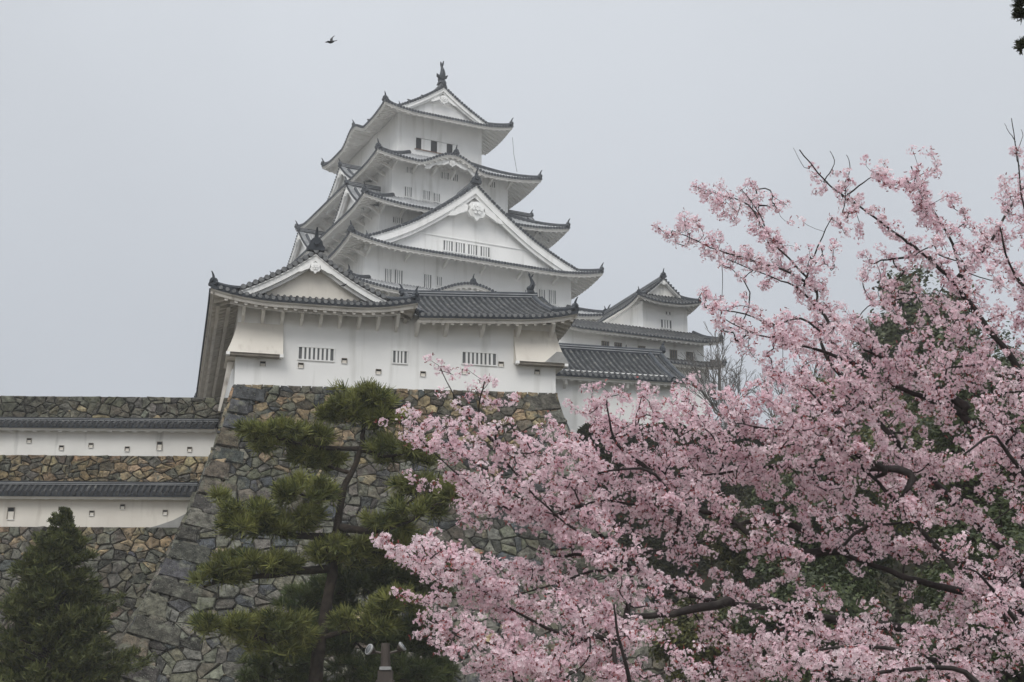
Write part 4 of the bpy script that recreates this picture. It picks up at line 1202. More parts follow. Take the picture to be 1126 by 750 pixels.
window(tur, TT, 6.76, 7.36, 18.06, 18.6, 0, 3, lip=.05, barw=.085, proud=.07)
window(tur, TT, 9.86, 11.38, 18.22, 18.74, 0, 7, lip=.05, barw=.1, proud=.07)
for hx, hz in ((2.76, 17.68), (4.63, 18.0), (6.13, 17.6), (8.1, 17.62), (9.96, 17.84), (11.62, 18.28), (13.28, 18.02), (1.14, 17.64)):
    loophole(tur, TT, hx, hz, 0, .2, .2)
# flared stone-dropping bays at both corners
def bay(x0, x1, zb, zt_, sx):
    mb = MB(TT)
    lo_, hi_ = [], []
    xl, xr = (x0 - .42, x1) if sx < 0 else (x0, x1 + .42)
    xl2, xr2 = (x0 - .015, x1) if sx < 0 else (x0, x1 + .015)
    n = 5
    prev = None
    for k in range(n + 1):
        t = k / n
        f = (1 - t) ** 1.35
        x0_, x1_ = (xl2 + (xl - xl2) * f, x1) if sx < 0 else (x0, xr2 + (xr - xr2) * f)
        y0_ = -.015 - .52 * f
        z_ = zb + (zt_ - zb) * t
        loop = [(x0_, y0_, z_), (x1_, y0_, z_), (x1_, 2.4, z_), (x0_, 2.4, z_)]
        if prev:
            mb.hull(prev, loop, 'plaster_cream')
        prev = loop
    o = mb.build('flared_bay', tur)
    wb = MB(TT)
    wb.box(xl + .06, xr - .06, -.47, -.12, zb - .11, zb - .004, 'wood')
    wb.box(xl - .02, xl + .14, -.56, -.30, zb - .13, zb - .003, 'plaster')
    wb.box(xr - .14, xr + .02, -.56, -.30, zb - .13, zb - .003, 'plaster')
    wb.build('sill_beam', o)
    return o
bay(0, 1.95, 17.98, 19.45, -1)
by = bay(12.2, 14.14, 18.36, 19.95, 1)
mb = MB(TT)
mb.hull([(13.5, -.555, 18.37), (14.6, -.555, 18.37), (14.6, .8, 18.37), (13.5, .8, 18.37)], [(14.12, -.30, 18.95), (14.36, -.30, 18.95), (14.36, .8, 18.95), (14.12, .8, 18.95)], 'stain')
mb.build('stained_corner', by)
# white plastered wing on the shaded flank
mb = MB(TT)
mb.hull([(-.60, .9, 15.7), (-.50, .9, 15.7), (-.50, 1.3, 15.7), (-.60, 1.3, 15.7)], [(-.30, .9, 17.9), (-.05, .9, 17.9), (-.05, 1.3, 17.9), (-.30, 1.3, 17.9)], 'eave_shaded')
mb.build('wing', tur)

# ------------------------------------------------------------------ long gatehouse to the right of the turret
gate = empty('gatehouse', (2.2, 70, 16.3), 'low white building with a plain dark tiled roof, right of the turret', 'gatehouse', R(13.5))
Tg0 = lambda x, y, z: (x, y, z - 16.3)
mb = MB(Tg0)
mb.box(-1.5, 6.1, 0, 6.2, 15.9, 20.0, 'plaster')
mb.build('wall', gate)
ga, gb = 3.7, 4.25
Tg = lambda x, y, z: Tg0(2.45 - y, 3.1 + x, z)
rg = Roof(Tg, ga, gb, 19.62, .52, .03, .0, 1, g=('open', 'open'), ov=.62, sp=.29, rr=.068, style='yagura', sides='LR', fascia=.26)
ro = make_roof(gate, rg, raf=.45)
zg = rg.H(ga)
straight_ridge(ro, Tg, [(0, -gb, zg - .05), (0, 0, zg - .05), (0, gb, zg - .05)], .36, .42)
for sy in (-1, 1):
    for off_ in (.12, .75):
        straight_ridge(ro, Tg, [(-(ga - d), sy * (gb - off_), rg.zf('L', 0, d)) for d in (.02, 1.2, 2.4, 3.65)], .24, .24, 'tile_end', 'verge_ridge')
    mb = MB(Tg)
    mb.grid([[(x, sy * (gb - .55), 19.4), (x, sy * (gb - .55), rg.H(ga - abs(x)) - .1)] for x in [-3.1 + 6.2 * k / 12 for k in range(13)]], 'plaster')
    mb.grid([[(x, sy * (gb - .05), rg.H(ga - abs(x)) - .4), (x, sy * (gb - .05), rg.H(ga - abs(x)) - .06)] for x in [-3.68 + 7.36 * k / 12 for k in range(13)]], 'plaster_eave')
    mb.build('gable_wall', gate)
onigawara(Tg, (0, gb - 1.6, zg + .1), 0, 1, .75, parent=ro)
onigawara(Tg, (0, -gb, zg + .1), 0, -1, .7, parent=ro)
for x in (.4, 2.0, 3.6, 5.2):
    mb = MB(Tg0)
    mb.hull([(x - .07, 0, 19.0), (x + .07, 0, 19.0), (x + .07, .01, 19.5), (x - .07, .01, 19.5)], [(x - .07, -.35, 19.15), (x + .07, -.35, 19.15), (x + .07, -.5, 19.5), (x - .07, -.5, 19.5)], 'plaster_eave')
    mb.build('bracket', gate)
gw = empty('stone_wall', (2.2, 70, 0), 'stone footing of the low gatehouse, mostly hidden by pink blossom', 'stone wall')
gu, gv = rot2(13.5)
wall_face(gw, 'front_face', Vector((2.2, 70, 16.2)), gu, -gv, lambda h: .2 * max(h, 0), lambda h: -2, lambda h: 12.0, 14.5, 1.0, .7, base_tones)

# ------------------------------------------------------------------ small keep far right
sk = empty('small_keep', (10.52, 112, 28), 'small three-roofed white tower behind the gatehouse, right of the great keep', 'tower', R(22))
Ts = lambda x, y, z: (x, y, z - 28)
mb = MB(Ts); mb.box(0, 4.05, 0, 10, 32.5, 36.75, 'plaster'); mb.build('wall', sk)
mb = MB(Ts); mb.box(-9, 3.75, -3.0, 11, 29.0, 33.0, 'plaster'); mb.build('wall', sk)
mb = MB(Ts); mb.box(-9, 3.6, -3.9, 11.2, 25.0, 30.4, 'plaster'); mb.build('wall', sk)
Tk = lambda x, y, z: Ts(x + 1.72, y + 5.0, z)
r = Roof(Tk, 2.85, 6.5, 36.38, .55, .09, .40, 2.6, g=(1.35, 1.35), ve=.35, ov=.95, sp=.30, rr=.068, style='yagura', fascia=.26)
ro = make_roof(sk, r, raf=.45, hip=(.26, .28), orn=.55)
zt_s = lambda x: r.zf('R', -(6.5 - 1.35), 2.85 - abs(x))
gable(Tk, sk, 1.5, zt_s, lambda x: r.H(1.35) - .04, -(6.5 - 1.35), -(6.5 - 1.0), .11, sp=.3, r=.08, wallmat='plaster_old', pend=.35, rib='tile_rib', tile_d=.3)
zs = r.H(2.85)
straight_ridge(ro, Tk, [(0, -5.4, zs - .05), (0, 0, zs - .05), (0, 5.4, zs - .05)], .34, .42)
onigawara(Tk, (0, -5.45, zs + .1), 0, -1, .75, parent=ro)
onigawara(Tk, (0, 5.45, zs + .1), 0, 1, .75, parent=ro)
for (x0, x1, y0, dep, z0, wl_) in ((-9.2, 4.75, -4.3, 4.45, 32.5, -3.0), (-4.2, 4.55, -5.0, 2.1, 30.35, -3.9)):
    hw = (x1 - x0) / 2
    Tv = lambda x, y, z, c=(x0 + x1) / 2, y0=y0: Ts(x + c, y + y0, z)
    rv = Roof(Tv, hw, 0, z0, .40, .012, .32, 2.2, dm=dep, ov=wl_ - y0, sp=.30, rr=.068, style='yagura', sides='F', fascia=.26)
    rv.dmax = lambda side, q, dep=dep: dep
    ro = make_roof(sk, rv, raf=.42)
    for sx in (-1, 1):
        straight_ridge(ro, Tv, [(sx * (hw - .12), d, rv.zf('F', sx * (hw - .12), d)) for d in [dep * k / 6 + .02 for k in range(7)]], .26, .28, 'tile_end', 'verge_ridge')
        onigawara(Tv, (sx * (hw - .12), .0, rv.zf('F', sx * hw, 0) + .05), sx * .3, -1, .55, parent=ro)
mb = MB(Ts); mb.box(3.76, 4.3, -3.2, 10.5, 32.9, 33.15, 'tile_pan'); mb.build('side_roof', sk)
window(sk, Ts, 1.6, 2.55, 34.62, 35.3, 0, 3, lip=.07, fill='dim')
window(sk, Ts, 2.05, 2.5, 35.78, 36.02, 0, 1, lip=.04, fill='dim')
for x, y0_ in ((-5.12, 0), (-4.03, 0), (-2.01, -.1), (.76, -.15), (2.2, -.18)):
    window(sk, Ts, x, x + .52, 31.3 + y0_ * .6, 31.95 + y0_ * .6, -3.0, 2, lip=.05, fill='dim', bar='wood', barw=.06)

# ------------------------------------------------------------------ the great keep
keep = empty('castle_keep', (-10.9, 150, 30), 'great white five-tiered castle keep rising through the haze behind the turret', 'castle keep', R(26.36))
TK = lambda x, y, z: (x, y, z - 30)
def kwall(ax, by_, z0, z1):
    mb = MB(TK)
    mb.box(-ax, ax, -by_, by_, z0, z1, 'plaster')
    mb.build('wall', keep)
R5 = Roof(TK, 7.37, 9.81, 66.02, .42, .024, .55, 4.2, g=(2.35, 2.35), ve=.6, ov=2.45, bumps=(('L', .3, 3.5, 1.35), ('R', -.3, 3.5, 1.35)), fascia=.36)
R4 = Roof(TK, 9.19, 12.95, 59.15, .44, .02, .50, 5.0, dm=5.75, ov=2.62, bumps=(('F', -.9, 3.7, 1.4),), fascia=.36)
R3 = Roof(TK, 11.29, 15.12, 53.25, .45, .02, .60, 5.5, dm=4.95, ov=2.65, fascia=.36)
R2 = Roof(TK, 13.56, 17.95, 47.78, .35, .0195, .75, 6.0, g=(2.2, 2.2), ve=.7, ov=2.38, fascia=.38)
R1 = Roof(TK, 13.85, 18.64, 43.25, .45, .02, .65, 6.0, dm=3.2, ov=2.45, bumps=(('F', -1.2, 5.4, 1.65),), fascia=.38)
kwall(4.87, 7.33, 61.0, R5.H(2.4) - .1)
kwall(6.55, 10.32, 54.8, R4.H(2.6) - .1)
kwall(8.63, 12.46, 48.6, R3.H(2.6) - .1)
kwall(11.17, 15.56, 43.6, R2.H(2.35) - .1)
kwall(11.42, 16.18, 30.0, R1.H(2.4) - .1)
rks = [make_roof(keep, r_, raf=.62, hip=(.42, .46), orn=1.0) for r_ in (R5, R4, R3, R2, R1)]
# top gables, front and back, and the big gables of the second roof
def flip(T): return lambda x, y, z: T(-x, -y, z)
for r_, ro, bw, pd in ((R5, rks[0], .44, 1.0), (R2, rks[3], .82, 2.0)):
    g = r_.g[0]
    for T_, q in ((TK, -(r_.b - g)), (flip(TK), (r_.b - g))):
        zt_ = lambda x, r_=r_, q=q: r_.zf('R', q, r_.a - abs(x))
        gable(T_, keep, r_.a - g, zt_, lambda x, r_=r_, g=g: r_.H(g) - .1, -(r_.b - g), -(r_.b - g + r_.ve), bw, pend=pd, pz=2.3, r=.14, tile_d=.55, foot=.15)
    zz = r_.H(r_.a)
    L_ = r_.b - g + r_.ve
    if r_ is R5:
        straight_ridge(ro, TK, [(0, -L_, zz - .05), (0, 0, zz - .12), (0, L_, zz - .05)], .55, .75)
        shachihoko(TK, (0, -L_ + .55, zz + .6), 0, -1, 1.35, ro)
        shachihoko(TK, (0, L_ - .55, zz + .6), 0, 1, 1.35, ro)
        onigawara(TK, (0, -L_ - .02, zz - .05), 0, -1, .9, parent=ro, spike=False)
    else:
        for sy in (-1, 1):
            straight_ridge(ro, TK, [(0, sy * L_, zz - .05), (0, sy * 14, zz - .05), (0, sy * 12.3, zz - .05)], .55, .75)
            onigawara(TK, (0, sy * (L_ + .05), zz + .1), 0, sy, 1.5, parent=ro)
    for sx in (-1, 1):
        for sy in (-1, 1):
            n_d = 9
            d0 = g * .8
            dl = [d0 + (r_.a - .25 - d0) * k / n_d for k in range(n_d + 1)]
            yv1 = sy * (r_.b - g + r_.ve - .75)
            straight_ridge(ro, TK, [(sx * (r_.a - d), yv1, r_.zf('R', -(r_.b - g), d)) for d in dl], .34, .36, 'tile_end', 'verge_ridge')
    for sx in (-1, 1):
        dd = r_.g[0] + .3
        onigawara(TK, (sx * (r_.a - dd), -(r_.b - g + r_.ve - .75), r_.zf('R', -(r_.b - g), dd) + .1), sx, -.3, .62, parent=ro)
# ornaments on the bowed eaves
onigawara(TK, (-.6, -12.9, 59.15 + 1.4 + .1), 0, -1, .95, parent=rks[1])
onigawara(TK, (-1.2, -18.6, 43.25 + 1.6 + .1), 0, -1, .95, parent=rks[4])
onigawara(TK, (-7.3, -.3, 66.02 + 1.35 + .1), -1, 0, .8, parent=rks[0])
for r_, ro, xc, w_, K in ((R4, rks[1], -.9, 3.7, 1.4), (R1, rks[4], -1.2, 5.4, 1.65)):
    # white carved board under the bowed eave
    mb = MB(TK)
    xs = [xc - w_ * .8 + 1.6 * w_ * k / 20 for k in range(21)]
    yb = -r_.b + .45
    top = [(x, r_.zf('F', x, 0) - .34) for x in xs]
    bot = [(x, r_.zf('F', x, 0) - .34 - .5 - .12 * math.cos((x - xc) * 5)) for x in xs]
    mb.grid([[(x, yb, z1), (x, yb, max(z0, r_.z - .5))] for (x, z1), (_, z0) in zip(top, bot)], 'plaster')
    mb.grid([[(x, yb + .15, z1), (x, yb + .15, max(z0, r_.z - .5))] for (x, z1), (_, z0) in zip(top, bot)], 'plaster')
    mb.build('eave_board', ro)
    crest_pendant(TK, xc, yb - .03, r_.z + K - .55, .75, ro)

def dormer(T, w, zr, zb, yv, y, yb_, name='dormer', orn=.9):
    """triangular dormer gable standing on a roof slope; T: x sideways, y inwards"""
    zt_ = lambda x: zr - (zr - zb) * (1.32 * min(1.15, abs(x) / w) - .32 * min(1.15, abs(x) / w) ** 2)
    go = gable(T, keep, w, zt_, lambda x: zb - .3, y, yv, .4, name=name, pend=.7, r=.1, tile_d=.5, foot=.1)
    mb = MB(T)
    n = 8
    for sx in (-1, 1):
        mb.grid([[(sx * (w + .1) * k / n, yy, zt_((w + .1) * k / n)) for k in range(n + 1)] for yy in (yv, (yv + yb_) / 2, yb_)], 'keep_pan')
        yy = yv + .9
        while yy < yb_:
            r_ = .09
            prof = ((-r_, -.02), (-.7 * r_, .07), (0, .1), (.7 * r_, .07), (r_, -.02))
            mb.grid([[(sx * (w + .1) * k / n, yy + u, zt_((w + .1) * k / n) + v) for u, v in prof] for k in range(n + 1)], 'keep_rib')
            yy += .33
    mb.build('dormer_roof', go)
    straight_ridge(go, T, [(0, yv - .02, zr - .05), (0, (yv + yb_) / 2, zr - .05), (0, yb_, zr - .05)], .42, .55)
    for sx in (-1, 1):
        straight_ridge(go, T, [(sx * w * k / 8, yv + .7, zt_(w * k / 8)) for k in range(1, 9)], .3, .32, 'tile_end', 'verge_ridge')
    onigawara(T, (0, yv - .05, zr + .05), 0, -1, orn, parent=go)
def left_T(y0, xe): return lambda x, y, z: TK(xe + y, y0 - x, z)
def right_T(y0, xe): return lambda x, y, z: TK(xe - y, y0 + x, z)
for sgnT, sg in ((left_T, -1), (right_T, 1)):
    dormer(sgnT(.3, sg * 9.19), 4.7, 62.75, 59.55, .75, 1.4, 3.6)
    for yc in (-7.9, 7.4):
        dormer(sgnT(yc, sg * 11.29), 4.4, 57.3, 53.75, .75, 1.4, 4.4)

# top storey: dark openings with white sliding shutters
w = window(keep, TK, -2.83, 1.95, 62.95, 64.25, -7.33, 0, fill='dark', lip=.10, proud=.14)
for x0, x1 in ((-2.2, -1.12), (-.38, .72), (1.42, 1.95)):
    mb = MB(TK)
    mb.box(x0, x1, -7.42, -7.345, 63.0, 64.2, 'plaster')
    mb.build('shutter', w)
mb = MB(TK); mb.box(-2.95, 2.0, -7.5, -7.35, 62.86, 62.95, 'redwood'); mb.build('sill', w)
for x0, x1, z0, z1, n in ((-5.15, -4.4, 56.15, 57.2, 3), (-3.1, -2.4, 56.15, 57.15, 3), (-1.95, -1.28, 56.15, 57.05, 3), (-5.0, -4.35, 58.75, 59.4, 3), (-1.12, -.3, 58.8, 59.55, 3), (.2, .75, 58.8, 59.55, 2), (4.4, 5.05, 58.85, 59.5, 2)):
    window(keep, TK, x0, x1, z0, z1, -10.32, n)
window(keep, TK, -7.2, -6.2, 52.25, 52.85, -12.46, 4)
for x0 in (-3.15, -1.85, -.5, .85):
    window(keep, TK, x0, x0 + 1.0, 48.95, 49.95, -15.75, 3)
mb = MB(TK); mb.box(-8.5, 8.5, -15.83, -15.72, 50.3, 50.42, 'plaster'); mb.build('wall_rail', keep)
for x0, x1, z0, z1, n in ((-9.1, -8.45, 44.9, 46.2, 3), (-8.1, -7.3, 44.9, 46.25, 3), (-5.05, -4.3, 44.9, 46.25, 3), (-3.7, -3.2, 45.3, 46.2, 2), (5.9, 6.5, 45.1, 46.2, 2), (7.45, 8.15, 45.1, 46.5, 3), (8.6, 9.35, 45.15, 46.6, 3)):
    window(keep, TK, x0, x1, z0, z1, -15.56, n)
# struts carrying the eaves
for r_, ax, by_ in ((R4, 6.55, 10.32), (R3, 8.63, 12.46), (R2, 11.17, 15.56), (R1, 11.42, 16.18)):
    for side, hw, inn in (('F', ax, by_), ('L', by_, ax)):
        n = max(3, round(2 * hw / 2.1))
        for k in range(n + 1):
            q = -hw + .1 + (2 * hw - .2) * k / n
            if r_ is R2 and side == 'F' and k % 2: continue
            zt_ = r_.H(r_.ov) - .45
            wd = .11
            def sp_(q_, e, z_):
                return (q_, -inn - e, z_) if side == 'F' else (-inn - e, -q_, z_)
            mb = MB(TK)
            mb.hull([sp_(q - wd, 0, zt_ - 1.15), sp_(q + wd, 0, zt_ - 1.15), sp_(q + wd, 0, zt_ - .85), sp_(q - wd, 0, zt_ - .85)],
                    [sp_(q - wd, 1.25, zt_ - .62), sp_(q + wd, 1.25, zt_ - .62), sp_(q + wd, 1.25, zt_ - .38), sp_(q - wd, 1.25, zt_ - .38)], 'plaster_eave')
            mb.build('strut', keep)
kb = empty('stone_wall', (-10.9, 150, 14), 'stone base of the great keep, hidden behind the turret roofs', 'stone wall')
ku, kv = rot2(26.36)
KC = Vector((-10.9, 150, 30))
kb_t = lambda x, h: {'grey': 4, 'olive': 2, 'pale': 1}
wall_face(kb, 'front_face', KC - kv * 16.3, ku, -kv, lambda h: .25 * max(h, 0), lambda h: -11.5 - .25 * max(h, 0), lambda h: 11.5 + .25 * max(h, 0), 12, 1.9, 1.2, kb_t)
wall_face(kb, 'side_face', KC - ku * 11.5, kv, -ku, lambda h: .25 * max(h, 0), lambda h: -16.3 - .25 * max(h, 0), lambda h: 16.3, 12, 1.9, 1.2, kb_t)
# lightning cable from the top eave
mb = MB()
mb.tube([(.05, 148.4, 67.0), (.2, 148.4, 65.0), (.55, 148.6, 63.0)], .025, 'cable', 5)
tag(mb.build('cable'), 'thin cable hanging from the right end of the topmost keep roof', 'cable')

# ------------------------------------------------------------------ plants
def unit(a):
    return a / np.maximum(np.linalg.norm(a, axis=-1, keepdims=True), 1e-9)

def seg_tubes(name, A, B, ra, rb, mat, parent, n=4):
    """many thin twigs as one mesh"""
    A, B = np.asarray(A, float), np.asarray(B, float)
    ra, rb = np.asarray(ra)[:, None], np.asarray(rb)[:, None]
    d = unit(B - A)
    ref = np.where(np.abs(d[:, 2:3]) > .9, np.array([[1., 0, 0]]), np.array([[0, 0, 1.]]))
    x = unit(np.cross(d, ref)); y = np.cross(d, x)
    quads = []
    for k in range(n):
        t0, t1 = 2 * math.pi * k / n, 2 * math.pi * (k + 1) / n
        o0, o1 = x * math.cos(t0) + y * math.sin(t0), x * math.cos(t1) + y * math.sin(t1)
        quads.append(np.stack([A + o0 * ra, A + o1 * ra, B + o1 * rb, B + o0 * rb], 1))
    V = np.concatenate(quads).reshape(-1, 3)
    return np_mesh(name, V, 4, mat, np.full((len(V), 3), .05), parent)

def limb_tubes(name, limbs, mat, parent, n=8, wob=.03):
    mb = MB()
    for l in limbs:
        P, rad = [], []
        for i in range(len(l)):
            P.append(Vector(l[i][:3])); rad.append(l[i][3])
        pts, rr = [], []
        for i in range(len(P) - 1):
            p0, p1, p2, p3 = P[max(0, i - 1)], P[i], P[i + 1], P[min(len(P) - 1, i + 2)]
            for k in range(4):
                t = k / 4
                q = .5 * ((2 * p1) + (p2 - p0) * t + (2 * p0 - 5 * p1 + 4 * p2 - p3) * t * t + (3 * p1 - p0 - 3 * p2 + p3) * t ** 3)
                r = rad[i] + (rad[i + 1] - rad[i]) * t
                w = wob * min(1, r / .05 + .2)
                pts.append(q + Vector([random.uniform(-w, w) for _ in range(3)]) * .5); rr.append(r * random.uniform(.92, 1.1))
        pts.append(P[-1]); rr.append(rad[-1])
        mb.tube(pts, rr, mat, n if rad[0] > .03 else 5)
    return mb.build(name, parent, smooth=True)

def limb_nodes(limbs, step=.12):
    out = []
    for l in limbs:
        l = np.array(l)
        for i in range(len(l) - 1):
            n = max(1, int(np.linalg.norm(l[i + 1, :3] - l[i, :3]) / step))
            for k in range(n):
                out.append(l[i, :3] + (l[i + 1, :3] - l[i, :3]) * k / n)
        out.append(l[-1, :3])
    return np.array(out)

def grow_twigs(nodes, pts, r0, power=.42, rmax=.03):
    """join every point to the nearest wood already there; returns twig segments with radii"""
    d = np.min(((pts[:, None, :] - nodes[None, ::3, :]) ** 2).sum(-1), 1)
    order = np.argsort(d)
    pts = pts[order]
    n0 = len(nodes)
    allp = np.zeros((n0 + len(pts), 3)); allp[:n0] = nodes
    par = np.full(n0 + len(pts), -1)
    for i, p in enumerate(pts):
        m = n0 + i
        j = int(np.argmin(((allp[:m] - p) ** 2).sum(1)))
        par[m] = j
        allp[m] = p
    cnt = np.ones(len(allp))
    for m in range(len(allp) - 1, n0 - 1, -1):
        cnt[par[m]] += cnt[m]
    A, B, ra, rb = [], [], [], []
    for m in range(n0, len(allp)):
        a, b_ = allp[par[m]], allp[m]
        r = min(rmax, r0 * cnt[m] ** power)
        ln = np.linalg.norm(b_ - a)
        ctl = (a + b_) / 2 + rng.normal(size=3) * ln * .16
        q1 = a * .444 + ctl * .444 + b_ * .112; q2 = a * .112 + ctl * .444 + b_ * .444
        A += [a, q1, q2]; B += [q1, q2, b_]; ra += [r * 1.12, r * 1.05, r * .98]; rb += [r * 1.05, r * .98, r * .9]
    return A, B, ra, rb

def needles(P, D, per, length, width, spread, c0, c1, taper=.35):
    n = len(P)
    P = np.repeat(P, per, 0); D = np.repeat(D, per, 0)
    d = unit(D + rng.normal(size=P.shape) * spread)
    lat = unit(np.cross(d, rng.normal(size=P.shape)))
    L_ = length * rng.uniform(.65, 1.15, (len(P), 1))
    w = width * rng.uniform(.8, 1.25, (len(P), 1)) / 2
    a = P + d * L_ * .08
    tip = P + d * L_
    V = np.stack([a - lat * w, a + lat * w, tip + lat * w * taper, tip - lat * w * taper], 1).reshape(-1, 3)
    t = np.repeat(rng.random((n, 1)), per, 0) * .75 + rng.random((n * per, 1)) * .25
    C = np.asarray(c0) * (1 - t) + np.asarray(c1) * t
    return V, np.repeat(C, 4, 0)

def leaf_quads(P, N, size, c0, c1, aspect=1.7, tw=.8, drop=0.0):
    n = unit(N + rng.normal(size=P.shape) * tw)
    u = unit(np.cross(n, rng.normal(size=P.shape)))
    v = np.cross(n, u)
    s = size * rng.uniform(.6, 1.25, (len(P), 1))
    V = np.stack([P - u * s * .5 * aspect, P - v * s * .5, P + u * s * .5 * aspect, P + v * s * .5], 1).reshape(-1, 3)
    t = rng.random((len(P), 1))
    C = np.asarray(c0) * (1 - t) + np.asarray(c1) * t
    return V, np.repeat(C, 4, 0)

def pad_tufts(pads, k=1.0):
    P, D = [], []
    for (x, y, z, rx, rz, n) in pads:
        n = int(n * k)
        q = rng.normal(size=(n, 3)); q = unit(q) * rng.uniform(.25, 1.0, (n, 1)) ** .6
        sub = rng.uniform(-1, 1, (max(4, n // 8), 3))
        q = q * .27 + sub[rng.integers(0, len(sub), n)] * .78     # gather into sprays, leaving gaps
        q[:, 2] *= .78
        p = np.array([x, y, z]) + q * np.array([rx, rx * .95, rz])
        d = unit(np.c_[q[:, :2] * .8, .55 + .35 * rng.random(n)])
        P.append(p); D.append(d)
    return np.concatenate(P), np.concatenate(D)

# pine in the middle
pine = empty('pine_tree', (PINE_LIMBS[0][0][0], PINE_LIMBS[0][0][1], 0), 'tall open pine with layered green pads standing before the rampart', 'pine tree')
def child_at_world(o, root):
    o.parent = root
    o.matrix_parent_inverse = (Matrix.Translation(root.location) @ Matrix.Rotation(root.rotation_euler.z, 4, 'Z')).inverted()
    return o
def plant(root, limbs, pads, bark, c0, c1, per, ln, wd, k=1.0, twig_r=.008, spread=.75, trunk_name='trunk', mat='needle'):
    child_at_world(limb_tubes(trunk_name, limbs, bark, None, 10), root)
    P, D = pad_tufts(pads, k)
    A, B, ra, rb = grow_twigs(limb_nodes(limbs, .15), P[::3], twig_r, .4, .05)
    child_at_world(seg_tubes('twigs', A, B, ra, rb, bark, None), root)
    V, C = needles(P, D, per, ln, wd, spread, c0, c1)
    child_at_world(np_mesh('crown', V, 4, mat, C), root)
l0 = [[PINE_LIMBS[0][0][0] - .2, 40, -.2, .42]] + PINE_LIMBS[0]
plant(pine, [l0] + PINE_LIMBS[1:], PINE_PADS, 'bark', (.026, .046, .016), (.265, .27, .075), 18, .33, .032, 1.1)

pine2 = empty('pine_tree', (-3.6, 43, 0), 'dense dark green pine behind the lamp post, lower than the open pine', 'pine tree')
dl = [[[-3.9, 43, -.1, .26], [-3.8, 43, 2.5, .2], [-3.9, 43, 5.0, .13], [-3.7, 43.1, 7.4, .05]]]
for (x, y, z, rx, rz, n) in DENSE_PINE_PADS:
    dl.append([[-3.8, 43, max(.8, z - 1.0), .07], [(-3.8 + x) / 2, (43 + y) / 2, z - .5, .05], [x, y, z - .1, .02]])
plant(pine2, dl, DENSE_PINE_PADS, 'bark', (.030, .052, .020), (.11, .13, .036), 20, .28, .028, 1.9)

# dark conifer, lower left
con = empty('conifer', (-13.5, 44, 0), 'dark dense cone-shaped conifer in the lower left corner', 'conifer')
child_at_world(limb_tubes('trunk', [[[-13.5, 44, -.1, .24], [-13.55, 44, 3, .18], [-13.6, 44, 6, .09], [-13.7, 44, 8.5, .02]]], 'bark', None, 8), con)
n_s = 600
zz = .3 + 8.45 * rng.random(n_s) ** 1.2
az_ = rng.random(n_s) * 2 * math.pi
rmax = 4.0 * (1 - zz / 8.85) ** .9 * (1 + .16 * np.sin(az_ * 3 + zz * 2.1)) * rng.uniform(.45, 1.15, n_s)
tipP = np.c_[-13.6 + rmax * np.cos(az_), 44 + rmax * np.sin(az_), zz + .12 * rmax]
rootP = np.c_[np.full(n_s, -13.6), np.full(n_s, 44.0), np.maximum(.2, zz - .25 * rmax)]
child_at_world(seg_tubes('branches', rootP, tipP, np.full(n_s, .028), np.full(n_s, .006), 'bark', None), con)
per_s = 64
t_ = rng.uniform(.32, 1.04, (n_s, per_s, 1)) ** .8
PP = rootP[:, None, :] * (1 - t_) + tipP[:, None, :] * t_
PP = (PP + rng.normal(size=PP.shape) * np.minimum(1, .25 + rmax / 1.1)[:, None, None] * (np.array([.13, .13, .08]) * (.5 + .8 * (1 - t_)))).reshape(-1, 3)
out_d = unit(tipP - rootP)
DD = np.repeat(out_d * .8 + np.array([0, 0, .45]), per_s, 0)
V, C = needles(PP, DD, 3, .21 * np.repeat(np.minimum(1, .30 + rmax * .8), per_s * 3)[:, None], .045, .6, (.024, .036, .012), (.125, .135, .040), taper=.4)
child_at_world(np_mesh('crown', V, 4, 'needle', C), con)

# broad evergreens and shrubs beyond the blossom
def leafy(name, label, cat, x, y, zc, rx, rz, n_cl, per, size, c0, c1, base=None, trunk=.22, group=None):
    zb = (hill_z(x, y) if y > 34 else 0.0) if base is None else base
    root = empty(name, (x, y, zb), label, cat, 0, group)
    u = unit(rng.normal(size=(n_cl, 3)))
    r_ = rng.uniform(.35, 1.0, (n_cl, 1)) ** .55 * (1 + .18 * np.sin(u[:, :1] * 5 + u[:, 2:] * 4))
    cl = np.array([x, y, zc]) + u * r_ * np.array([rx, rx, rz])
    mb = MB()
    mb.tube([(x, y, zb - .4), (x + .1, y, zb * .55 + zc * .45), (x, y, zc - rz * .1)], [trunk, trunk * .75, trunk * .4], 'bark', 8)
    child_at_world(mb.build('trunk', None, True), root)
    st = np.c_[np.full(n_cl, x), np.full(n_cl, y), np.clip(cl[:, 2] - rx * .5, zb + .2, zc + rz * .3)]
    child_at_world(seg_tubes('branches', st, cl, np.full(n_cl, trunk * .22), np.full(n_cl, .012), 'bark', None), root)
    P = np.repeat(cl, per, 0) + rng.normal(size=(n_cl * per, 3)) * np.array([.19, .19, .13]) * rx * .62
    N = unit(P - np.array([x, y, zc])) + np.array([0, 0, .6])
    V, C = leaf_quads(P, N, size, c0, c1)
    child_at_world(np_mesh('crown', V, 4, 'leaf', C), root)
    return root
dg0, dg1 = (.026, .040, .016), (.078, .098, .034)
ol0, ol1 = (.045, .052, .014), (.115, .115, .028)
leafy('evergreen_tree', 'round dark evergreen topping out above the blossom against the sky', 'tree', 17.6, 60, 18.2, 2.6, 3.4, 150, 240, .13, (.050, .062, .032), (.105, .118, .055))
leafy('evergreen_tree', 'dark evergreen at the right edge, level with the upper blossom boughs', 'tree', 22.5, 62, 15.5, 3.2, 3.6, 100, 200, .12, dg0, dg1)
leafy('evergreen_tree', 'dark evergreen filling gaps behind the middle boughs at the right edge', 'tree', 11.2, 33, 8.2, 2.4, 2.6, 130, 200, .075, dg0, dg1)
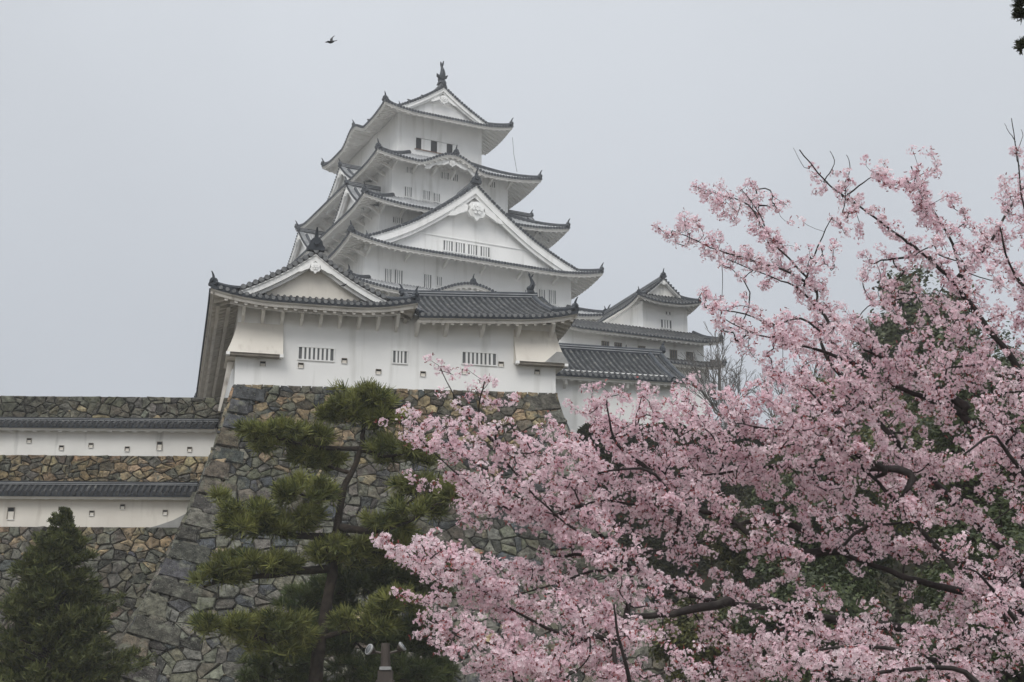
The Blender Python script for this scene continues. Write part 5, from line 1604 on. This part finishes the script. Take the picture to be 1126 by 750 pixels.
leafy('evergreen_tree', 'lowest dark evergreen in the bottom right corner behind the blossom', 'tree', 10.6, 31, 4.2, 2.3, 2.6, 130, 200, .075, dg0, dg1)
leafy('evergreen_tree', 'olive green tree behind the long dark cherry limb at right', 'tree', 12.6, 41, 9.6, 2.6, 2.6, 120, 180, .085, dg0, ol1)
leafy('evergreen_tree', 'dark evergreen behind the centre of the cherry crown', 'tree', 9.8, 44, 8.6, 2.0, 2.2, 110, 180, .09, dg0, dg1)
leafy('evergreen_tree', 'broad dark evergreen low behind the crossing of the long cherry limbs', 'tree', 8.3, 41, 4.9, 2.1, 2.0, 110, 180, .085, dg0, dg1)
leafy('evergreen_tree', 'mossy green evergreen behind the cherry, below the small keep', 'tree', 13.4, 57, 13.6, 2.8, 2.4, 120, 180, .11, dg0, ol1)
leafy('shrub', 'yellow-green shrub seen under the lowest big cherry limb', 'shrub', 5.9, 46, 5.0, 1.5, 1.3, 90, 160, .085, ol0, ol1, trunk=.08)
leafy('shrub', 'olive shrub on the brown bank left of the cherry limbs crossing', 'shrub', 7.6, 47.5, 8.3, 1.3, 1.0, 90, 140, .085, ol0, (.09, .085, .03), trunk=.08)
leafy('shrub', 'bright olive shrub low behind the bottom blossom boughs', 'shrub', 9.0, 45, 4.9, 1.4, 1.0, 90, 140, .085, ol0, ol1, trunk=.08)

# ground cover of low leaves on the bank
gx = np.r_[rng.uniform(3.2, 16, 60000), rng.uniform(5.5, 42, 60000), rng.uniform(5.4, 13.5, 45000)]
gy = np.r_[rng.uniform(65.6, 68.5, 60000), rng.uniform(37, 84, 60000), rng.uniform(37, 80, 45000)]
gz = np.array([hill_z(a, b_) for a, b_ in zip(gx, gy)])
keep_ = gz > .4
lump = .5 + .5 * np.sin(gx * 1.9 + 1.7 * np.sin(gy * 1.1)) * np.sin(gy * 1.6)
P = np.c_[gx, gy, gz + rng.random(len(gx)) ** 1.3 * (.12 + .75 * lump)][keep_]
V, C = leaf_quads(P, np.tile([0, -.3, .9], (len(P), 1)), .2, (.016, .022, .010), (.06, .058, .020), 1.8, .9)
tag(np_mesh('undergrowth', V, 4, 'leaf', C), 'dark low undergrowth on the bank behind the cherry', 'undergrowth', kind='stuff')

# leafless trees beside the small keep
def bare_tree(x, y, h, label, levels=5, seed=1, spread=.5):
    zb = hill_z(x, y)
    root = empty('bare_tree', (x, y, zb), label, 'bare tree', 0)
    r = random.Random(seed)
    A, B, ra, rb = [], [], [], []
    def go(p, d, ln, rad, lv):
        q = p + d * ln
        A.append(tuple(p)); B.append(tuple(q)); ra.append(rad); rb.append(rad * .72)
        if lv == 0: return
        for k in range(3 if lv > 1 else 4):
            nd = (d + Vector((r.gauss(0, spread), r.gauss(0, spread), r.gauss(.16, spread * .6)))).normalized()
            go(q if k else p + d * ln * .7, nd, ln * r.uniform(.62, .8), rad * .62, lv - 1)
    go(Vector((x, y, zb - .2)), Vector((r.uniform(-.05, .05), 0, 1)), h * .34, h * .017, levels)
    child_at_world(seg_tubes('trunk', A, B, ra, rb, 'grey_twig', None), root)
bare_tree(15.9, 95, 12.3, 'leafless grey tree against the sky, right of the small keep', 6, 3, .42)
bare_tree(14.6, 92, 8.2, 'leafless grey-brown tree just right of the small keep eaves', 6, 8, .5)
bare_tree(18.2, 96, 11.0, 'leafless grey tree half hidden behind the upper left blossom', 6, 5, .45)
bare_tree(11.6, 78, 3.6, 'low leafless shrub-like tree in front of the gatehouse end wall', 6, 12, .6)

# ------------------------------------------------------------------ cherry in bloom
cherry = empty('cherry_tree', (CHERRY_TRUNK[0][0], 15, 0), 'big pink cherry tree in full bloom filling the right side', 'cherry tree')
child_at_world(limb_tubes('trunk', [CHERRY_TRUNK] + CHERRY_LIMBS, 'cherry_bark', None, 10, .03), cherry)
root_p = np.array(CHERRY_TRUNK[-1][:3])
spr = [list(s_) for s_ in CHERRY_SPRAYS]
for l in CHERRY_LIMBS[-5:]:
    l = np.array(l)
    for i in range(1, len(l)):
        for _ in range(9):
            t = rng.random()
            p = l[i - 1, :3] * (1 - t) + l[i, :3] * t + rng.normal(size=3) * .45
            if p[0] / p[1] > .366: spr.append([*p, 6])
cl = []
LN = limb_nodes(CHERRY_LIMBS, .08)
for (x, y, z, n) in spr:
    k = int(round(n * (2.7 if n > 6 else 2.4) + rng.random() * .8 - .4))
    while k > 0:
        m = min(k, int(rng.integers(3, 8)))
        k -= m
        c = np.array([x, y, z]) + rng.uniform(-1, 1, 3) * np.array([.14, .25, .14])
        j = np.argmin(((LN - c) ** 2).sum(1))
        if np.linalg.norm(LN[j] - c) < .45: c += (LN[j] - c) * rng.uniform(0, .95 if n < 7 else .5)      # blossom gathers along the boughs
        o = unit(unit(c - root_p) + np.array([-.25, 0, .35]) + rng.normal(size=3) * .45)
        s_ = np.linspace(-.5, .5, m) * m * .054 + rng.normal(size=m) * .02
        cl.append(c + o * s_[:, None] + rng.normal(size=(m, 3)) * .032)
cl = np.concatenate(cl)
# old thick wood carries no blossom
thick = limb_nodes([[q for q in l if q[3] > .024] for l in CHERRY_LIMBS if l[1][3] > .024], .06)
dmin = np.sqrt(np.min(((cl[:, None, :] - thick[None]) ** 2).sum(-1), 1))
cl = cl[(dmin > .15) | (rng.random(len(cl)) < .15)]
A, B, ra, rb = grow_twigs(limb_nodes(CHERRY_LIMBS, .08), cl, .0022, .40, .009)
child_at_world(seg_tubes('twigs', A, B, ra, rb, 'cherry_bark', None), cherry)

NF = 18
nC = len(cl)
cn = unit(rng.normal(size=(nC, NF, 3)) + np.array([0, 0, .25]))
cs = rng.uniform(.62, 1.15, (nC, 1, 1))
fc = cl[:, None, :] + cn * cs * rng.uniform(.032, .072, (nC, NF, 1)) * np.array([1.0, 1.0, .92])
fc = fc.reshape(-1, 3); fn = unit(cn.reshape(-1, 3) + rng.normal(size=(nC * NF, 3)) * .45)
u = unit(np.cross(fn, rng.normal(size=fn.shape))); w = np.cross(fn, u)
rad = rng.uniform(.0145, .0195, (len(fc), 1))
pale, deep, heart = np.array([.90, .815, .845]), np.array([.84, .63, .70]), np.array([.50, .20, .28])
tc_ = np.clip(np.repeat(rng.beta(1.6, 2.6, (nC, 1)), NF, 0) + rng.normal(size=(len(fc), 1)) * .16, 0, 1)
fcol = pale * (1 - tc_) + deep * tc_
VV, CC = [], []
for k in range(5):
    th = 2 * math.pi * k / 5 + .1
    def pt(a, r_, up): return fc + (u * math.cos(a) + w * math.sin(a)) * rad * r_ + fn * rad * up
    VV.append(np.stack([fc, pt(th - .52, .74, .2), pt(th, 1.05, .34), pt(th + .52, .74, .2)], 1))
    CC.append(np.stack([fcol * .5 + heart * .5, fcol, fcol * 1.02, fcol], 1))
V = np.concatenate(VV).reshape(-1, 3); C = np.clip(np.concatenate(CC).reshape(-1, 3), 0, .9)
child_at_world(np_mesh('blossoms', V, 4, 'petal', C), cherry)
# red-brown buds and young leaves among the flowers
bp = np.repeat(cl, 3, 0) + rng.normal(size=(nC * 3, 3)) * .028
V, C = needles(bp, np.repeat(np.array([[0, 0, .35]]), len(bp), 0), 2, .03, .012, .8, (.16, .035, .045), (.36, .11, .10), .6)
child_at_world(np_mesh('buds', V, 4, 'leaf', C), cherry)

# tall pine out of frame on the right, one spray reaching in
p3 = empty('pine_tree', (8.6, 14.5, 0), 'dark foliage tips in the top right corner of the sky', 'pine tree')
tl = [[[8.6, 14.5, -.1, .3], [8.5, 14.5, 4, .25], [8.4, 14.4, 8, .18], [8.4, 14.3, 12, .06]],
      [[8.4, 14.4, 8.2, .07], [7.0, 14.2, 8.75, .04], [6.0, 14.1, 9.05, .02], [5.5, 14.0, 9.25, .008]],
      [[6.6, 14.15, 8.85, .02], [6.0, 14.0, 8.8, .014], [5.5, 14.0, 8.83, .006]],
      [[8.4, 14.4, 9.5, .06], [9.8, 14.6, 10.2, .02]], [[8.4, 14.4, 7, .06], [9.9, 14.0, 7.6, .02]]]
plant(p3, tl, [(5.47, 14.0, 9.22, .13, .16, 60), (5.50, 14.0, 8.84, .15, .10, 55), (6.3, 14.1, 9.1, .4, .25, 120), (7.3, 14.2, 9.0, .5, .3, 120), (9.7, 14.6, 10.2, .6, .4, 120), (9.8, 14, 7.6, .6, .4, 120), (8.4, 14.3, 11.8, .5, .5, 120)],
      'bark', (.020, .026, .012), (.05, .056, .024), 16, .075, .016, 1.0, .003, .9)

# ------------------------------------------------------------------ lamp post with two floodlights
lamp = empty('lamp_post', (-2.8, 33, 0), 'brown post with two floodlights in front of the dense pine, bottom edge', 'lamp post')
TL = lambda x, y, z: (x, y, z)
mb = MB(TL)
mb.hull([(-.16, -.16, 0), (.16, -.16, 0), (.16, .16, 0), (-.16, .16, 0)], [(-.16, -.16, 3.36), (.16, -.16, 3.36), (.16, .16, 3.36), (-.16, .16, 3.36)], 'brown_metal')
for z0, z1, k in ((3.10, 3.16, .19), (2.3, 2.36, .19)):
    mb.box(-k, k, -k, k, z0, z1, 'brown_metal')
mb.build('post', lamp)
mb = MB(TL); mb.box(-.12, .13, -.2, .13, 3.37, 3.44, 'metal'); mb.build('cap', lamp)
mb = MB(TL)
mb.tube([(0, 0, 3.44), (-.01, 0, 3.7), (-.02, 0, 3.96)], [.11, .105, .09], 'brown_metal', 12)
mb.tube([(-.3, 0, 3.78), (0, 0, 3.72), (.3, 0, 3.80)], .03, 'brown_metal', 8)
mb.build('bracket', lamp)
def floodlight(cx, cz, axis, k):
    """bowl-shaped lamp: housing, bright rim, glass"""
    ax = Vector(axis).normalized()
    r_ = ax.cross(Vector((0, 1, .1))).normalized(); s_ = ax.cross(r_)
    c = Vector((cx, -.05, cz))
    def ring(u, rad, n=16): return [tuple(c + ax * u * k + r_ * (rad * k * math.cos(2 * math.pi * i / n)) + s_ * (rad * k * math.sin(2 * math.pi * i / n))) for i in range(n + 1)]
    mb = MB(TL)
    mb.grid([ring(-.16, .01), ring(-.15, .06), ring(-.10, .10), ring(0, .15), ring(.08, .17)], 'brown_metal')
    f = mb.build('floodlight', lamp, True)
    mb = MB(TL)
    mb.grid([ring(.04, .175), ring(.08, .19), ring(.11, .185), ring(.11, .15)], 'metal')
    mb.build('rim', f, True)
    mb = MB(TL)
    mb.grid([ring(.10, .155), ring(.13, .10), ring(.145, .0)], 'lamp_glass')
    mb.build('lens', f, True)
floodlight(-.33, 3.80, (-.75, -.55, .35), .68)
floodlight(.33, 3.86, (.75, -.2, .6), .6)

# ------------------------------------------------------------------ crows
def crow(loc, heading, k, label, flying=False):
    mb = MB()
    ch, sh = math.cos(heading), math.sin(heading)
    def q(f, s_, z): return (ch * f * k - sh * s_ * k, sh * f * k + ch * s_ * k, z * k)
    body = [(-.30, .10, .012), (-.22, .12, .05), (-.08, .15, .085), (.06, .20, .095), (.16, .27, .07), (.21, .33, .058), (.26, .345, .04), (.31, .33, .016), (.36, .32, .004)]
    mb.tube([q(f, 0, z) for f, z, r in body], [r * k for f, z, r in body], 'bird', 10)
    mb.hull([q(-.20, -.05, .11), q(-.46, -.07, .03), q(-.46, .07, .03), q(-.20, .05, .11)], [q(-.20, -.05, .14), q(-.46, -.07, .045), q(-.46, .07, .045), q(-.20, .05, .14)], 'bird')
    if flying:
        for sd in (-1, 1):
            mb.hull([q(.12, sd * .05, .2), q(-.12, sd * .05, .18), q(-.10, sd * .30, .34), q(-.16, sd * .56, .36), q(.0, sd * .60, .40), q(.15, sd * .32, .37)],
                    [q(.12, sd * .05, .225), q(-.12, sd * .05, .2), q(-.10, sd * .30, .352), q(-.16, sd * .56, .366), q(.0, sd * .60, .41), q(.15, sd * .32, .39)], 'bird')
    else:
        for sd in (-1, 1):
            mb.tube([q(.0, sd * .04, .1), q(.02, sd * .045, .0)], [.012 * k, .008 * k], 'bird', 5)
            mb.tube([q(.14, sd * .085, .22), q(-.02, sd * .10, .17), q(-.24, sd * .05, .10)], [.03 * k, .045 * k, .012 * k], 'bird', 7)
    o = mb.build('crow', None, True)
    o.location = loc
    tag(o, label, 'crow')
    return o
c_ = crow((-9.51, 70, 37.8), 2.3, .8, 'black bird flying alone in the upper left sky', True)
c_.rotation_euler = (R(25), R(-40), 0)
crow((-7.13, 58.72, 20.62), .4, .42, 'black bird perched in the white gable of the nearest turret')
def kp(x, y, z):
    p = Vector((-10.9, 150, 0)) + ku * x + kv * y
    return (p.x, p.y, z)
crow(kp(-2.1, -7.25, 69.1), 2.2, 1.0, 'black bird perched high on the top roof verge, next to the fish ornament')
crow(kp(-3.6, -7.25, 68.25), 2.6, 1.0, 'black bird perched lower on the top roof verge')
crow(kp(-7.2, -4.6, 66.35), 2.0, .95, 'black bird perched on the left eave of the topmost roof')
crow(kp(-8.2, -12.7, 59.6), 1.2, 1.0, 'black bird beside the left corner ornament of the second roof from the top')

for o in scene.objects:
    gname = {'crow': 'black birds about the castle', 'tree': 'evergreen trees behind the blossom', 'shrub': 'shrubs on the bank behind the blossom',
             'bare tree': 'leafless trees by the small keep', 'plaster wall': 'tiled plaster walls on the left', 'stone wall': 'dry stone castle walls'}.get(o.get('category'))
    if gname: o['group'] = gname

# ------------------------------------------------------------------ haze
hz, nt, b = new_mat('haze')
nt.nodes.remove(b)
pv = node(nt, 'ShaderNodeVolumePrincipled')
pv.inputs['Color'].default_value = (.93, .95, .97, 1)
pv.inputs['Density'].default_value = HAZE
pv.inputs['Anisotropy'].default_value = .2
nt.links.new(pv.outputs[0], nt.nodes['Material Output'].inputs['Volume'])
M['haze'] = hz
mb = MB()
mb.box(-905, 905, -905, 905, -1, 80, 'haze')
tag(mb.build('haze'), 'thin pale mist hanging in the air around the whole castle', 'haze', kind='stuff')
